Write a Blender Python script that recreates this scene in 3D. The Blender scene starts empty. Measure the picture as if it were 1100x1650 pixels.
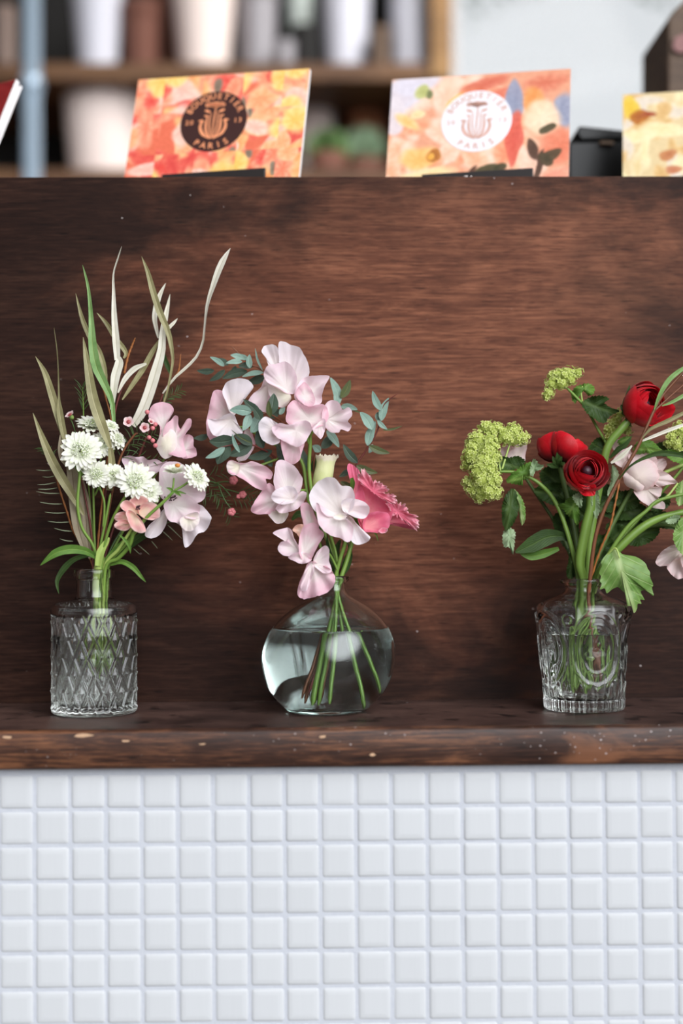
import bpy, math, random
from mathutils import Vector, Matrix, Euler, noise
random.seed(7)
S = bpy.context.scene
COL = S.collection
PI = math.pi

# ------------------------------------------------------------------ camera
FPX = 2300.0
CAM = Vector((0.0, -1.035, 0.1265))
PITCH, YAW, ROLL = math.radians(1.0), math.radians(-1.1), math.radians(-0.36)
cd = bpy.data.cameras.new('camera')
cam = bpy.data.objects.new('camera', cd); COL.objects.link(cam)
RM = Matrix.Rotation(YAW, 3, 'Z') @ Matrix.Rotation(PI/2 + PITCH, 3, 'X') @ Matrix.Rotation(ROLL, 3, 'Z')
cam.matrix_world = Matrix.Translation(CAM) @ RM.to_4x4()
cd.sensor_fit = 'AUTO'; cd.sensor_width = 36.0
cd.lens = FPX / 1650 * 36.0
cd.clip_start = 0.02; cd.clip_end = 60
cd.dof.use_dof = True; cd.dof.focus_distance = 1.03; cd.dof.aperture_fstop = 2.2
S.camera = cam

# ------------------------------------------------------------------ world, light, exposure
S.view_settings.view_transform = 'Standard'; S.view_settings.look = 'None'
S.view_settings.gamma = 1.0; S.view_settings.use_curve_mapping = False
S.view_settings.exposure = 0.0
S.cycles.max_bounces = 14; S.cycles.transmission_bounces = 12; S.cycles.glossy_bounces = 6
S.cycles.diffuse_bounces = 4; S.cycles.transparent_max_bounces = 12
S.cycles.sample_clamp_indirect = 6.0
S.cycles.blur_glossy = 0.3
SKY_BASE = 0.14
SKY_LOBES = (((0.42, -0.80, 0.46), .80, .97, 7.1),        # bright cloud over the street, upper right behind the photographer
             ((-0.86, -0.45, 0.24), .93, .99, 0.42),       # paler gap along the street to the left
             ((0.25, 1.0, 0.15), .55, .80, 0.65))         # open sky behind the shop window
wd = bpy.data.worlds.new('sky'); S.world = wd; wd.use_nodes = True
# bright overcast sky over an open street in front of the counter, brightest to the upper right behind the photographer
wn = wd.node_tree; bg = wn.nodes['Background']
_tc = wn.nodes.new('ShaderNodeTexCoord')
def _lobe(direction, lo, hi, amount):
    d = wn.nodes.new('ShaderNodeVectorMath'); d.operation = 'DOT_PRODUCT'
    d.inputs[1].default_value = Vector(direction).normalized()
    wn.links.new(_tc.outputs['Generated'], d.inputs[0])
    m = wn.nodes.new('ShaderNodeMapRange'); m.interpolation_type = 'SMOOTHSTEP'
    for i, v in ((1, lo), (2, hi), (3, 0.0), (4, amount)): m.inputs[i].default_value = v
    wn.links.new(d.outputs['Value'], m.inputs[0]); return m.outputs[0]
_sum = None
for _l in SKY_LOBES:
    _o = _lobe(*_l)
    if _sum is None: _sum = _o
    else:
        _a = wn.nodes.new('ShaderNodeMath'); _a.operation = 'ADD'
        wn.links.new(_sum, _a.inputs[0]); wn.links.new(_o, _a.inputs[1]); _sum = _a.outputs[0]
_a = wn.nodes.new('ShaderNodeMath'); _a.operation = 'ADD'; _a.inputs[1].default_value = SKY_BASE
wn.links.new(_sum, _a.inputs[0]); wn.links.new(_a.outputs[0], bg.inputs['Strength'])
bg.inputs['Color'].default_value = (0.945, 0.965, 1.0, 1)

def area(name, loc, target, sx, sy, power, col):
    l = bpy.data.lights.new(name, 'AREA'); l.shape = 'RECTANGLE'; l.size = sx; l.size_y = sy
    l.energy = power; l.color = col
    o = bpy.data.objects.new(name, l); COL.objects.link(o)
    o.location = loc
    o.rotation_euler = (Vector(target) - Vector(loc)).to_track_quat('-Z', 'Y').to_euler()
    return o
area('pot_fill_light', (0.75, 0.75, 1.75), (0.0, 1.55, 0.65), 0.7, 0.4, 21, (1.0, 0.97, 0.93))  # unseen fill light, added to brighten the pots on the shelving

# ------------------------------------------------------------------ pixel helpers
def W(px, py, y):
    d = RM @ Vector(((px-550)/FPX, (825-py)/FPX, -1.0))
    return CAM + d * ((y - CAM.y) / d.y)
U = 0.00045                       # metres per photo pixel on the plane of the vases
def P(p):                         # (px, py, depth towards the camera in the same units)
    return W(p[0], p[1], -(p[2] if len(p) > 2 else 0.0) * U)

def srgb(r, g, b):
    f = lambda c: (c/255/12.92) if c/255 <= .04045 else ((c/255+.055)/1.055)**2.4
    return (f(r), f(g), f(b), 1.0)

# ------------------------------------------------------------------ node helpers
class NT:
    def __init__(s, name):
        m = bpy.data.materials.new(name); m.use_nodes = True
        s.m, s.t = m, m.node_tree; s.t.nodes.clear()
        s.out = s.n('ShaderNodeOutputMaterial')
    def n(s, typ, ins=None, **kw):
        nd = s.t.nodes.new(typ)
        for k, v in kw.items(): setattr(nd, k, v)
        for k, v in (ins or {}).items():
            if hasattr(v, 'is_output') or isinstance(v, bpy.types.NodeSocket): s.t.links.new(v, nd.inputs[k])
            else: nd.inputs[k].default_value = v
        return nd
    def ramp(s, fac, stops, interp='LINEAR'):
        r = s.n('ShaderNodeValToRGB', {'Fac': fac}); e = r.color_ramp.elements
        r.color_ramp.interpolation = interp
        while len(e) < len(stops): e.new(0.5)
        for i, (p, c) in enumerate(stops): e[i].position = p; e[i].color = c
        return r.outputs['Color']
    def mix(s, fac, a, b, mode='MIX'):
        m = s.n('ShaderNodeMix', data_type='RGBA', blend_type=mode)
        for i, v in ((0, fac), (6, a), (7, b)):
            if isinstance(v, bpy.types.NodeSocket): s.t.links.new(v, m.inputs[i])
            else: m.inputs[i].default_value = v
        return m.outputs[2]
    def math(s, op, a, b=None):
        m = s.n('ShaderNodeMath', operation=op)
        for i, v in enumerate((a, b)):
            if v is None: continue
            if isinstance(v, bpy.types.NodeSocket): s.t.links.new(v, m.inputs[i])
            else: m.inputs[i].default_value = v
        return m.outputs[0]
    def obj(s): return s.n('ShaderNodeTexCoord').outputs['Object']
    def uv(s): return s.n('ShaderNodeUVMap').outputs['UV']
    def map(s, vec, scale=(1,1,1), loc=(0,0,0), rot=(0,0,0)):
        return s.n('ShaderNodeMapping', {'Vector': vec, 'Scale': scale, 'Location': loc, 'Rotation': rot}).outputs[0]
    def noise(s, vec, scale, detail=4, rough=.55, dist=0.0):
        return s.n('ShaderNodeTexNoise', {'Vector': vec, 'Scale': scale, 'Detail': detail, 'Roughness': rough, 'Distortion': dist}).outputs['Fac']
    def bump(s, h, strength=.3, dist=.001):
        return s.n('ShaderNodeBump', {'Height': h, 'Strength': strength, 'Distance': dist}).outputs[0]
    def end(s, sh): s.t.links.new(sh, s.out.inputs['Surface']); return s.m

def plain(name, col, rough=.5, spec=.5, metal=0.0, vary=0.12, scale=60.0):
    t = NT(name)
    f = t.noise(t.obj(), scale, 3)
    c = t.mix(f, tuple(x*(1-vary) for x in col[:3])+(1,), tuple(min(1, x*(1+vary)) for x in col[:3])+(1,))
    b = t.n('ShaderNodeBsdfPrincipled', {'Base Color': c, 'Roughness': rough, 'Specular IOR Level': spec, 'Metallic': metal})
    return t.end(b.outputs[0])

def petal_mat(name, inner, outer, edge, trans=.35, lo=.25, hi=.8, rough=.6, vein=0.06, noise_scale=220):
    """colour runs from the claw of a petal (uv.y = 0) to its rim (1)"""
    t = NT(name)
    sep = t.n('ShaderNodeSeparateXYZ', {'Vector': t.uv()})
    r = sep.outputs['Y']
    nz = t.noise(t.obj(), noise_scale, 3)
    rr = t.math('ADD', r, t.math('MULTIPLY', t.math('SUBTRACT', nz, .5), .5))
    c = t.ramp(rr, [(0, inner), (lo, inner), (hi, outer), (1, edge)], 'EASE')
    st = t.noise(t.map(t.uv(), (26, 1.3, 1)), 1.0, 3)
    c = t.mix(t.math('MULTIPLY', st, vein*2), c, (.55, .35, .42, 1), 'MULTIPLY')
    bmp = t.bump(t.math('ADD', st, t.math('MULTIPLY', nz, .6)), .25, .0006)
    d = t.n('ShaderNodeBsdfPrincipled', {'Base Color': c, 'Roughness': rough, 'Specular IOR Level': .25, 'Normal': bmp, 'Sheen Weight': .1})
    tr = t.n('ShaderNodeBsdfTranslucent', {'Color': c, 'Normal': bmp})
    mx = t.n('ShaderNodeMixShader', {0: trans, 1: d.outputs[0], 2: tr.outputs[0]})
    return t.end(mx.outputs[0])

def leaf_mat(name, a, b, vein, rough=.45, trans=.2, vein_n=9.0, veins=.6, spec=.4):
    """uv.x across (0..1, midrib at .5), uv.y along"""
    t = NT(name)
    sep = t.n('ShaderNodeSeparateXYZ', {'Vector': t.uv()})
    ax = t.math('ABSOLUTE', t.math('SUBTRACT', sep.outputs['X'], .5))
    mid = t.ramp(ax, [(0, (1,1,1,1)), (.035, (.6,.6,.6,1)), (.07, (0,0,0,1))])
    ph = t.math('FRACT', t.math('SUBTRACT', t.math('MULTIPLY', sep.outputs['Y'], vein_n), t.math('MULTIPLY', ax, vein_n*.9)))
    side = t.ramp(t.math('ABSOLUTE', t.math('SUBTRACT', ph, .5)), [(0, (1,1,1,1)), (.05, (.5,.5,.5,1)), (.12, (0,0,0,1))])
    v = t.math('MAXIMUM', mid, t.math('MULTIPLY', side, .55))
    nz = t.noise(t.obj(), 90, 4)
    c = t.mix(t.ramp(nz, [(.3, (0,0,0,1)), (.7, (1,1,1,1))]), a, b)
    c = t.mix(t.math('MULTIPLY', v, veins), c, vein)
    bmp = t.bump(t.math('ADD', t.math('MULTIPLY', v, -1.0), t.math('MULTIPLY', nz, .4)), .5, .0008)
    d = t.n('ShaderNodeBsdfPrincipled', {'Base Color': c, 'Roughness': rough, 'Specular IOR Level': spec, 'Normal': bmp})
    tr = t.n('ShaderNodeBsdfTranslucent', {'Color': c})
    mx = t.n('ShaderNodeMixShader', {0: trans, 1: d.outputs[0], 2: tr.outputs[0]})
    return t.end(mx.outputs[0])

# ------------------------------------------------------------------ objects
def tag(o, label=None, cat=None, group=None, kind=None):
    for k, v in (('label', label), ('category', cat), ('group', group), ('kind', kind)):
        if v: o[k] = v
    return o
ORG = {}
def thing(name, label, cat, loc, group=None):
    o = bpy.data.objects.new(name, None); COL.objects.link(o)
    o.location = loc; o.empty_display_size = .01
    ORG[o.name] = Vector(loc)
    return tag(o, label, cat, group)
def sub(name, parent, label=None):                      # an empty part that gathers sub-parts
    o = bpy.data.objects.new(name, None); COL.objects.link(o); o.parent = parent
    o.empty_display_size = .005; ORG[o.name] = ORG[parent.name].copy()
    return tag(o, label)

class MB:
    def __init__(s): s.v, s.f, s.u, s.mi, s.c = [], [], [], [], []
    def add(s, vs, fs, us=None, mi=0, rev=False):
        b = len(s.v); s.v += [Vector(v) for v in vs]
        s.u += us if us else [(0.5, 0.5)]*len(vs)
        for f in fs:
            ff = [b+i for i in f]
            s.f.append(ff[::-1] if rev else ff); s.mi.append(mi)
        return s
    def grid(s, rows, us=None, closed=False, mi=0, rev=False):
        n = len(rows[0]); m = len(rows); vs = [p for r in rows for p in r]; fs = []
        for i in range(m-1):
            for j in range(n if closed else n-1):
                k = (j+1) % n
                fs.append((i*n+j, i*n+k, (i+1)*n+k, (i+1)*n+j))
        return s.add(vs, fs, us, mi, rev)
    def box(s, lo, hi, mi=0):
        x0,y0,z0 = lo; x1,y1,z1 = hi
        v = [(x0,y0,z0),(x1,y0,z0),(x1,y1,z0),(x0,y1,z0),(x0,y0,z1),(x1,y0,z1),(x1,y1,z1),(x0,y1,z1)]
        return s.add(v, [(0,3,2,1),(4,5,6,7),(0,1,5,4),(1,2,6,5),(2,3,7,6),(3,0,4,7)], mi=mi)
    def build(s, name, mat, parent=None, smooth=True, label=None, loc=None):
        me = bpy.data.meshes.new(name)
        off = ORG[parent.name] if parent is not None else (Vector(loc) if loc is not None else Vector((0,0,0)))
        me.from_pydata([v - off for v in s.v], [], s.f); me.update()
        uvl = me.uv_layers.new(name='UVMap')
        li = [0]*len(me.loops); me.loops.foreach_get('vertex_index', li)
        flat = []
        for i in li: flat += s.u[i]
        uvl.data.foreach_set('uv', flat)
        mats = mat if isinstance(mat, (list, tuple)) else [mat]
        for m in mats: me.materials.append(m)
        me.polygons.foreach_set('material_index', s.mi)
        me.polygons.foreach_set('use_smooth', [smooth]*len(me.polygons))
        o = bpy.data.objects.new(name, me); COL.objects.link(o)
        if parent is not None: o.parent = parent
        elif loc is not None: o.location = loc
        ORG[o.name] = off.copy()
        if label: o['label'] = label
        return o

def bevel(o, w, seg=2):
    m = o.modifiers.new('bevel', 'BEVEL'); m.width = w; m.segments = seg; m.limit_method = 'ANGLE'
    return o

def spline(pts, n, closed=False):
    pts = [Vector((p + (0,))[:3]) if len(p) < 3 else Vector(p[:3]) for p in map(tuple, pts)]
    N = len(pts); out = []
    segs = N if closed else N-1
    for i in range(n):
        t = i/n*segs if closed else i/(n-1)*segs
        k = min(int(t), segs-1); f = t-k
        g = (lambda j: pts[j % N]) if closed else (lambda j: pts[max(0, min(N-1, j))])
        p0, p1, p2, p3 = g(k-1), g(k), g(k+1), g(k+2)
        out.append(0.5*((2*p1) + (p2-p0)*f + (2*p0-5*p1+4*p2-p3)*f*f + (3*p1-p0-3*p2+p3)*f*f*f))
    return out
def lerpl(a, t):
    x = t*(len(a)-1); k = min(int(x), len(a)-2) if len(a) > 1 else 0
    return a[0] if len(a) == 1 else a[k] + (a[k+1]-a[k])*(x-k)

def tube(mb, pts, rad, n=8, seg=None, mi=0, bead=0.0):
    """a round stem along points (px, py, depth)"""
    seg = seg or max(8, len(pts)*6)
    c = spline(pts, seg); rad = rad if isinstance(rad, (list, tuple)) else [rad]
    rows, us = [], []
    side0 = Vector((0, 0, 1))
    for i, p in enumerate(c):
        tn = (c[min(i+1, seg-1)] - c[max(i-1, 0)])
        tn = tn.normalized() if tn.length > 1e-6 else Vector((0, 1, 0))
        a = tn.cross(side0)
        if a.length < .1: a = tn.cross(Vector((1, 0, 0)))
        a.normalize(); b = tn.cross(a)
        r = lerpl(list(rad), i/(seg-1))
        if bead: r *= 1 + bead*math.sin(i*2.4)
        if i == 0 or i == seg-1: r *= .3
        rows.append([P(p + a*(r*math.cos(2*PI*j/n)) + b*(r*math.sin(2*PI*j/n))) for j in range(n)])
        us += [(j/n, i/(seg-1)) for j in range(n)]
    return mb.grid(rows, us, closed=True, mi=mi)

def strip(mb, pts, wid, fold=.25, roll=(0.0,), wave=0.0, n=16, m=6, mi=0, ph=0.0):
    """a leaf blade from base to tip along (px, py, depth): wid full width, fold = V depth, roll = turn about the midrib"""
    c = spline(pts, n); rows, us = [], []
    for i, p in enumerate(c):
        tn = (c[min(i+1, n-1)] - c[max(i-1, 0)]).normalized()
        a = Vector((-tn.y, tn.x, 0))
        a = a.normalized() if a.length > 1e-4 else Vector((1, 0, 0))
        b = tn.cross(a).normalized()
        if b.z < 0: b = -b
        t = i/(n-1); th = lerpl(list(roll), t)
        w = lerpl(list(wid), t)*.5
        row = []
        for j in range(m+1):
            v = j/m*2-1
            q = a*(v*w*math.cos(th)) + Vector((0,0,1))*(v*w*math.sin(th)) + b*(fold*abs(v)*w*math.cos(th))
            q += b*(wave*w*abs(v)*math.sin(t*11+ph+(0 if v > 0 else 1.7)))
            row.append(P(p+q)); us.append((j/m, t))
        rows.append(row)
    return mb.grid(rows, us, mi=mi)

def oval(base, tip, w, d=0.0, dt=None, bend=.0, shape=(0.12, .75, 1.0, .85, .5, .04)):
    """strip arguments for a small oval leaf"""
    b, t = Vector((base[0], base[1], d)), Vector((tip[0], tip[1], d if dt is None else dt))
    mid = (b+t)/2; dv = t-b
    mid += Vector((-dv.y, dv.x, 0))*bend
    return [tuple(b), tuple(mid), tuple(t)], [w*s for s in shape]

def petal(outline, c=None, d=0.0, bowl=0.0, ruf=0.0, k=4, ph=None, tilt=(0, 0), frill=0.0, serr=0.0, n=60, nr=10, mb=None, pinch=1.0, warp=3.0, mi=0, axis=None):
    """a soft petal or lobed leaf: closed outline (px, py[, depth]) sprung from point c; bowl lifts the rim to the viewer, ruf waves it"""
    mb = mb or MB()
    ol = spline(outline, n, closed=True)
    if c is None:
        c = sum(ol, Vector())/n; c.z = 0
    c = Vector((tuple(c)+(0,))[:3])
    ph = random.uniform(0, 6.28) if ph is None else ph
    sd = Vector((random.uniform(-50, 50), random.uniform(-50, 50), 0))
    R = sum((o-c).length for o in ol)/n
    if serr:                                     # toothed leaf margin
        per = sum((ol[j]-ol[j-1]).length for j in range(n)); acc = 0.0
        for j in range(n):
            acc += (ol[j]-ol[j-1]).length; s_ = (acc/per*round(per/6.5)) % 1
            ol[j] = ol[j] + (ol[j]-c).normalized()*serr*(s_-.5)*2
    elif not frill:                              # softly irregular petal margin
        for j in range(n):
            v_ = (ol[j]-c).normalized()
            ol[j] = ol[j] + v_*(1.1*noise.noise(ol[j]*.11+sd) + .5*noise.noise(ol[j]*.33+sd))*min(1, R/14)
    rows, us = [], []
    for i in range(nr+1):
        r = i/nr; row = []
        for j, o in enumerate(ol):
            th = 2*PI*j/n
            q = c + (o-c)*r
            dz = (o.z-c.z)*(r**1.6) - (o.z-c.z)*r
            q.z += dz + d + bowl*r*r + ruf*(r**2.2)*math.sin(k*th+ph)
            q.z += tilt[0]*(q.x-c.x) + tilt[1]*(c.y-q.y)
            nv = noise.noise(Vector((q.x, q.y, 0))/max(R, 4)*1.6 + sd)
            q.z += warp*nv*r*R/25
            if not serr:
                e1 = noise.noise(Vector((math.cos(th)*1.5, math.sin(th)*1.5, 0))+sd*1.3)
                e2 = noise.noise(Vector((math.cos(th)*4.2, math.sin(th)*4.2, r*.6))+sd*.7)
                q.z += ruf*(1.3*e1*r**2.5 + .28*e2*r**1.5)
                q.z -= (bowl if bowl > 0 else 0)*.55*max(0, r-.78)**2/.05*max(0, e1+.15)
            if frill and r > .55:
                fz = noise.noise(Vector((q.x, q.y, 5))*.33 + sd)
                q.z += frill*fz*(r-.55)*4
                q += (o-c).normalized()*(frill*1.0*noise.noise(Vector((o.x, o.y, 9))*.30 + sd)*(r-.55)/.45)
            row.append(P(q))
            if axis:
                ax = Vector((axis[1][0]-axis[0][0], axis[1][1]-axis[0][1])); L = ax.length; ax /= L
                e = Vector((q.x-axis[0][0], q.y-axis[0][1]))
                us.append((.5+(e.x*-ax.y+e.y*ax.x)/L, e.dot(ax)/L))
            else: us.append((j/n, r))
        rows.append(row)
    mb.grid(rows, us, closed=True, mi=mi)
    return mb

# local flower frames: a point set given around +Z is turned to an axis and put at (px, py, depth)
def frame(axis, spin=0.0):
    z = Vector(axis).normalized()
    q = z.to_track_quat('Z', 'Y').to_matrix()
    return q @ Matrix.Rotation(spin, 3, 'Z')
def L2P(M, o, v):
    q = M @ Vector(v)
    return P((o[0]+q.x, o[1]-q.y, o[2]+q.z))

def blob(mb, o, r, n=8, m=6, M=None, sq=(1,1,1), mi=0, u=(.5,.5)):
    M = M or Matrix.Identity(3); rows = []
    for i in range(m+1):
        a = PI*i/m
        rows.append([L2P(M, o, (r*sq[0]*math.sin(a)*math.cos(2*PI*j/n), r*sq[1]*math.sin(a)*math.sin(2*PI*j/n), -r*sq[2]*math.cos(a))) for j in range(n)])
    return mb.grid(rows, [u]*((m+1)*n), closed=True, mi=mi)

def lathe(mb, ctr, prof, n=64, mi=0, lean=None, disp=None, cap=True, rev=False):
    """prof: (radius, height) in metres about a vertical axis at ctr; disp(theta, height) adds to the radius"""
    rows, us = [], []
    for i, (r, h) in enumerate(prof):
        ox = lean(h) if lean else 0.0
        row = []
        for j in range(n):
            th = 2*PI*j/n
            rr = r + (disp(th, h, r) if disp else 0.0)
            row.append(Vector((ctr[0]+ox+rr*math.cos(th), ctr[1]+rr*math.sin(th), ctr[2]+h)))
            us.append((j/n, i/max(1, len(prof)-1)))
        rows.append(row)
    mb.grid(rows, us, closed=True, mi=mi, rev=rev)
    return mb

# ================================================================== materials
def wood_mat(name, dark, mid, light, rough=.42, grain=1.0, specks=0.0, spec=.35, wear=None, pale_patch=None):
    t = NT(name); o = t.obj()
    big = t.noise(t.map(o, (3.0, 3.0, 8)), 1.0, 5, .62, .8)
    fig = t.noise(t.map(o, (17, 17, 150)), 1.0, 6, .74, 1.1)
    fine = t.noise(t.map(o, (26*grain, 26, 700*grain)), 1.0, 4, .65)
    pore = t.noise(t.map(o, (55, 40, 1500)), 1.0, 2, .5)
    f = t.math('ADD', t.math('ADD', t.math('MULTIPLY', big, .45), t.math('MULTIPLY', fig, .40)), t.math('MULTIPLY', fine, .44))
    c = t.ramp(f, [(.48, dark), (.63, mid), (.80, light)])
    c = t.mix(t.ramp(pore, [(.30, (1,1,1,1)), (.42, (0,0,0,1))]), c, tuple(x*.45 for x in dark[:3])+(1,), 'MIX') if grain else c
    if pale_patch:                                            # paler oval patch with a cloudy irregular edge, wood darker all around it
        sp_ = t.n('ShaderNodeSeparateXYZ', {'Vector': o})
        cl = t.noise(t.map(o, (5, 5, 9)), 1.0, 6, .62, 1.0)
        ex = t.math('MULTIPLY', t.math('SUBTRACT', sp_.outputs['X'], pale_patch[0]), 1/pale_patch[2])
        ez = t.math('MULTIPLY', t.math('SUBTRACT', sp_.outputs['Z'], pale_patch[1]), 1/pale_patch[3])
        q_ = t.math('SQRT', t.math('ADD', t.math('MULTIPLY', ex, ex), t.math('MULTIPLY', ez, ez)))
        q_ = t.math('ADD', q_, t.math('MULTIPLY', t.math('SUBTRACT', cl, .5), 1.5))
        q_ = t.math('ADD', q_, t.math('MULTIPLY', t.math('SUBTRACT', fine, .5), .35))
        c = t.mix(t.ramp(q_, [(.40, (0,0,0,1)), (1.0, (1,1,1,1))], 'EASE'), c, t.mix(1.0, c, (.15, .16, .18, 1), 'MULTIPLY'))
    if wear:
        wn = t.noise(t.map(o, (9, 30, 30)), 1.0, 5, .6, .4)
        c = t.mix(t.ramp(wn, [(.60, (0,0,0,1)), (.70, (.7,.7,.7,1))]), c, wear)
    if specks:
        vn = t.n('ShaderNodeTexVoronoi', {'Vector': t.map(o, (300, 300, 420)), 'Scale': 1.0, 'Randomness': 1.0})
        sz = t.n('ShaderNodeSeparateColor', {'Color': vn.outputs['Color']})
        dist = t.math('LESS_THAN', vn.outputs['Distance'], t.math('MULTIPLY', sz.outputs[0], .24))
        keep = t.math('GREATER_THAN', sz.outputs[1], 1.0-specks)
        area_ = t.ramp(t.noise(t.map(o, (6, 6, 20)), 1.0, 3), [(.42, (0,0,0,1)), (.58, (1,1,1,1))])
        c = t.mix(t.math('MULTIPLY', t.math('MULTIPLY', dist, keep), area_), c, srgb(190, 178, 176))
    b = t.n('ShaderNodeBsdfPrincipled', {'Base Color': c, 'Roughness': t.math('ADD', rough-.1, t.math('MULTIPLY', fig, .22)),
            'Specular IOR Level': spec, 'Normal': t.bump(t.math('ADD', fine, pore), .16, .0006)})
    return t.end(b.outputs[0])
M = {}
M['panel_wood'] = wood_mat('walnut_stained_panel', srgb(60, 30, 20), srgb(101, 60, 43), srgb(154, 100, 74), specks=.003, rough=.48, spec=.10, pale_patch=(.10, .252, .29, .235))
M['shelf_wood'] = wood_mat('dark_stained_shelf', srgb(44, 31, 28), srgb(76, 55, 49), srgb(102, 76, 67), rough=.40, specks=.06, spec=.5)
M['edge_wood'] = wood_mat('worn_shelf_edge', srgb(24, 14, 11), srgb(62, 38, 28), srgb(140, 92, 62), rough=.4, specks=.5, wear=srgb(126, 82, 56))
M['rack_wood'] = wood_mat('rack_wood', srgb(58, 38, 26), srgb(96, 66, 44), srgb(132, 96, 62), rough=.6)
M['post_wood'] = wood_mat('post_wood', srgb(112, 82, 48), srgb(150, 112, 68), srgb(172, 134, 86), rough=.6)
M['box_wood'] = wood_mat('box_wood', srgb(70, 54, 42), srgb(100, 80, 64), srgb(122, 100, 80), rough=.6)
M['dark'] = plain('dark_back_board', srgb(20, 18, 16), .8)
M['black_metal'] = plain('black_metal', srgb(34, 28, 27), .45, .5)
M['black_plastic'] = plain('black_plastic', srgb(12, 13, 13), .35, .3)
M['plaster'] = plain('pale_plaster', srgb(168, 164, 160), .9, vary=.04)
M['floor'] = plain('grey_floor', srgb(120, 112, 105), .6)
M['frame'] = plain('painted_frame', srgb(70, 64, 60), .5)
M['white'] = plain('card_stock_white', srgb(238, 234, 234), .7, vary=.02)
M['chip'] = plain('bare_wood_chip', srgb(196, 160, 128), .8)
M['paper'] = plain('paper_scrap', srgb(225, 215, 210), .8)

def tile_mats():
    t = NT('white_mosaic_tile'); g = t.n('ShaderNodeNewGeometry')
    rnd = g.outputs['Random Per Island']
    c = t.mix(rnd, srgb(196, 198, 200), srgb(199, 201, 203))
    nz = t.noise(t.obj(), 25, 3)
    c = t.mix(t.math('MULTIPLY', nz, .25), c, srgb(194, 197, 202))
    b = t.n('ShaderNodeBsdfPrincipled', {'Base Color': c, 'Roughness': .5, 'Specular IOR Level': .3,
            'Normal': t.bump(t.noise(t.map(t.obj(), (260, 260, 30)), 1.0, 2), .12, .0008)})
    a = t.end(b.outputs[0])
    t = NT('pale_grout')
    c = t.mix(t.noise(t.obj(), 400, 4), srgb(180, 184, 193), srgb(196, 199, 205))
    b = t.n('ShaderNodeBsdfPrincipled', {'Base Color': c, 'Roughness': .9, 'Normal': t.bump(t.noise(t.obj(), 900, 3), .4, .0006)})
    return [a, t.end(b.outputs[0])]
M['tile'], M['grout'] = tile_mats()

def glass_mat(name, col, ior, rough=0.0):
    t = NT(name)
    return t.end(t.n('ShaderNodeBsdfGlass', {'Color': col, 'IOR': ior, 'Roughness': rough}).outputs[0])
M['clear_glass'] = glass_mat('clear_glass', (.985, .99, .985, 1), 1.47)
M['teal_glass'] = glass_mat('pale_teal_glass', (.955, .985, .98, 1), 1.45)
M['water'] = glass_mat('water', (.99, 1, .99, 1), 1.333)
M['pane'] = glass_mat('window_glass', (.99, 1, 1, 1), 1.1)

# ================================================================== the setting
YB, YF, ZTOP, TH = .071, -.087, .407, .0265       # panel face, shelf front edge, ledge height, shelf thickness
YT = YF + .010                                    # face of the tiles
def structure(mb, name, mat, smooth=False):
    return tag(mb.build(name, mat, smooth=smooth), kind='structure')
structure(MB().box((-14, -16, -1.06), (14, .2, -1.0)), 'pavement', plain('grey_pavement', srgb(112, 108, 105), .8))
structure(MB().box((-2.5, .2, -1.06), (2.7, 2.4, -1.0)), 'floor', M['floor'])
structure(MB().box((-2.5, .1, 1.9), (2.7, 2.4, 1.96)), 'ceiling', M['plaster'])
structure(MB().box((-2.56, .1, -1.0), (-2.5, 2.4, 1.9)), 'wall_left', M['plaster'])
structure(MB().box((2.7, .1, -1.0), (2.76, 2.4, 1.9)), 'wall_right', M['plaster'])
wx0, wx1, wz0, wz1 = W(716, 0, 2.2).x, 1.75, .35, 1.95      # the window seen beyond the counter
structure(MB().box((-2.5, 2.2, -1.0), (wx0, 2.3, 1.9)).box((wx1, 2.2, -1.0), (2.7, 2.3, 1.9))
          .box((wx0, 2.2, -1.0), (wx1, 2.3, wz0)).box((wx0, 2.2, wz1), (wx1, 2.3, 1.9)), 'wall_back', M['plaster'])
w1 = structure(MB().box((wx0, 2.21, wz0), (wx0+.03, 2.29, wz1)).box((wx1-.04, 2.21, wz0), (wx1, 2.29, wz1))
               .box((wx0, 2.21, wz0), (wx1, 2.29, wz0+.04)).box((wx0, 2.21, wz1-.04), (wx1, 2.29, wz1)), 'window_1', M['white'])
MB().box((wx0+.03, 2.245, wz0+.04), (wx1-.04, 2.251, wz1-.04)).build('pane', M['pane'], w1, smooth=False)
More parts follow.
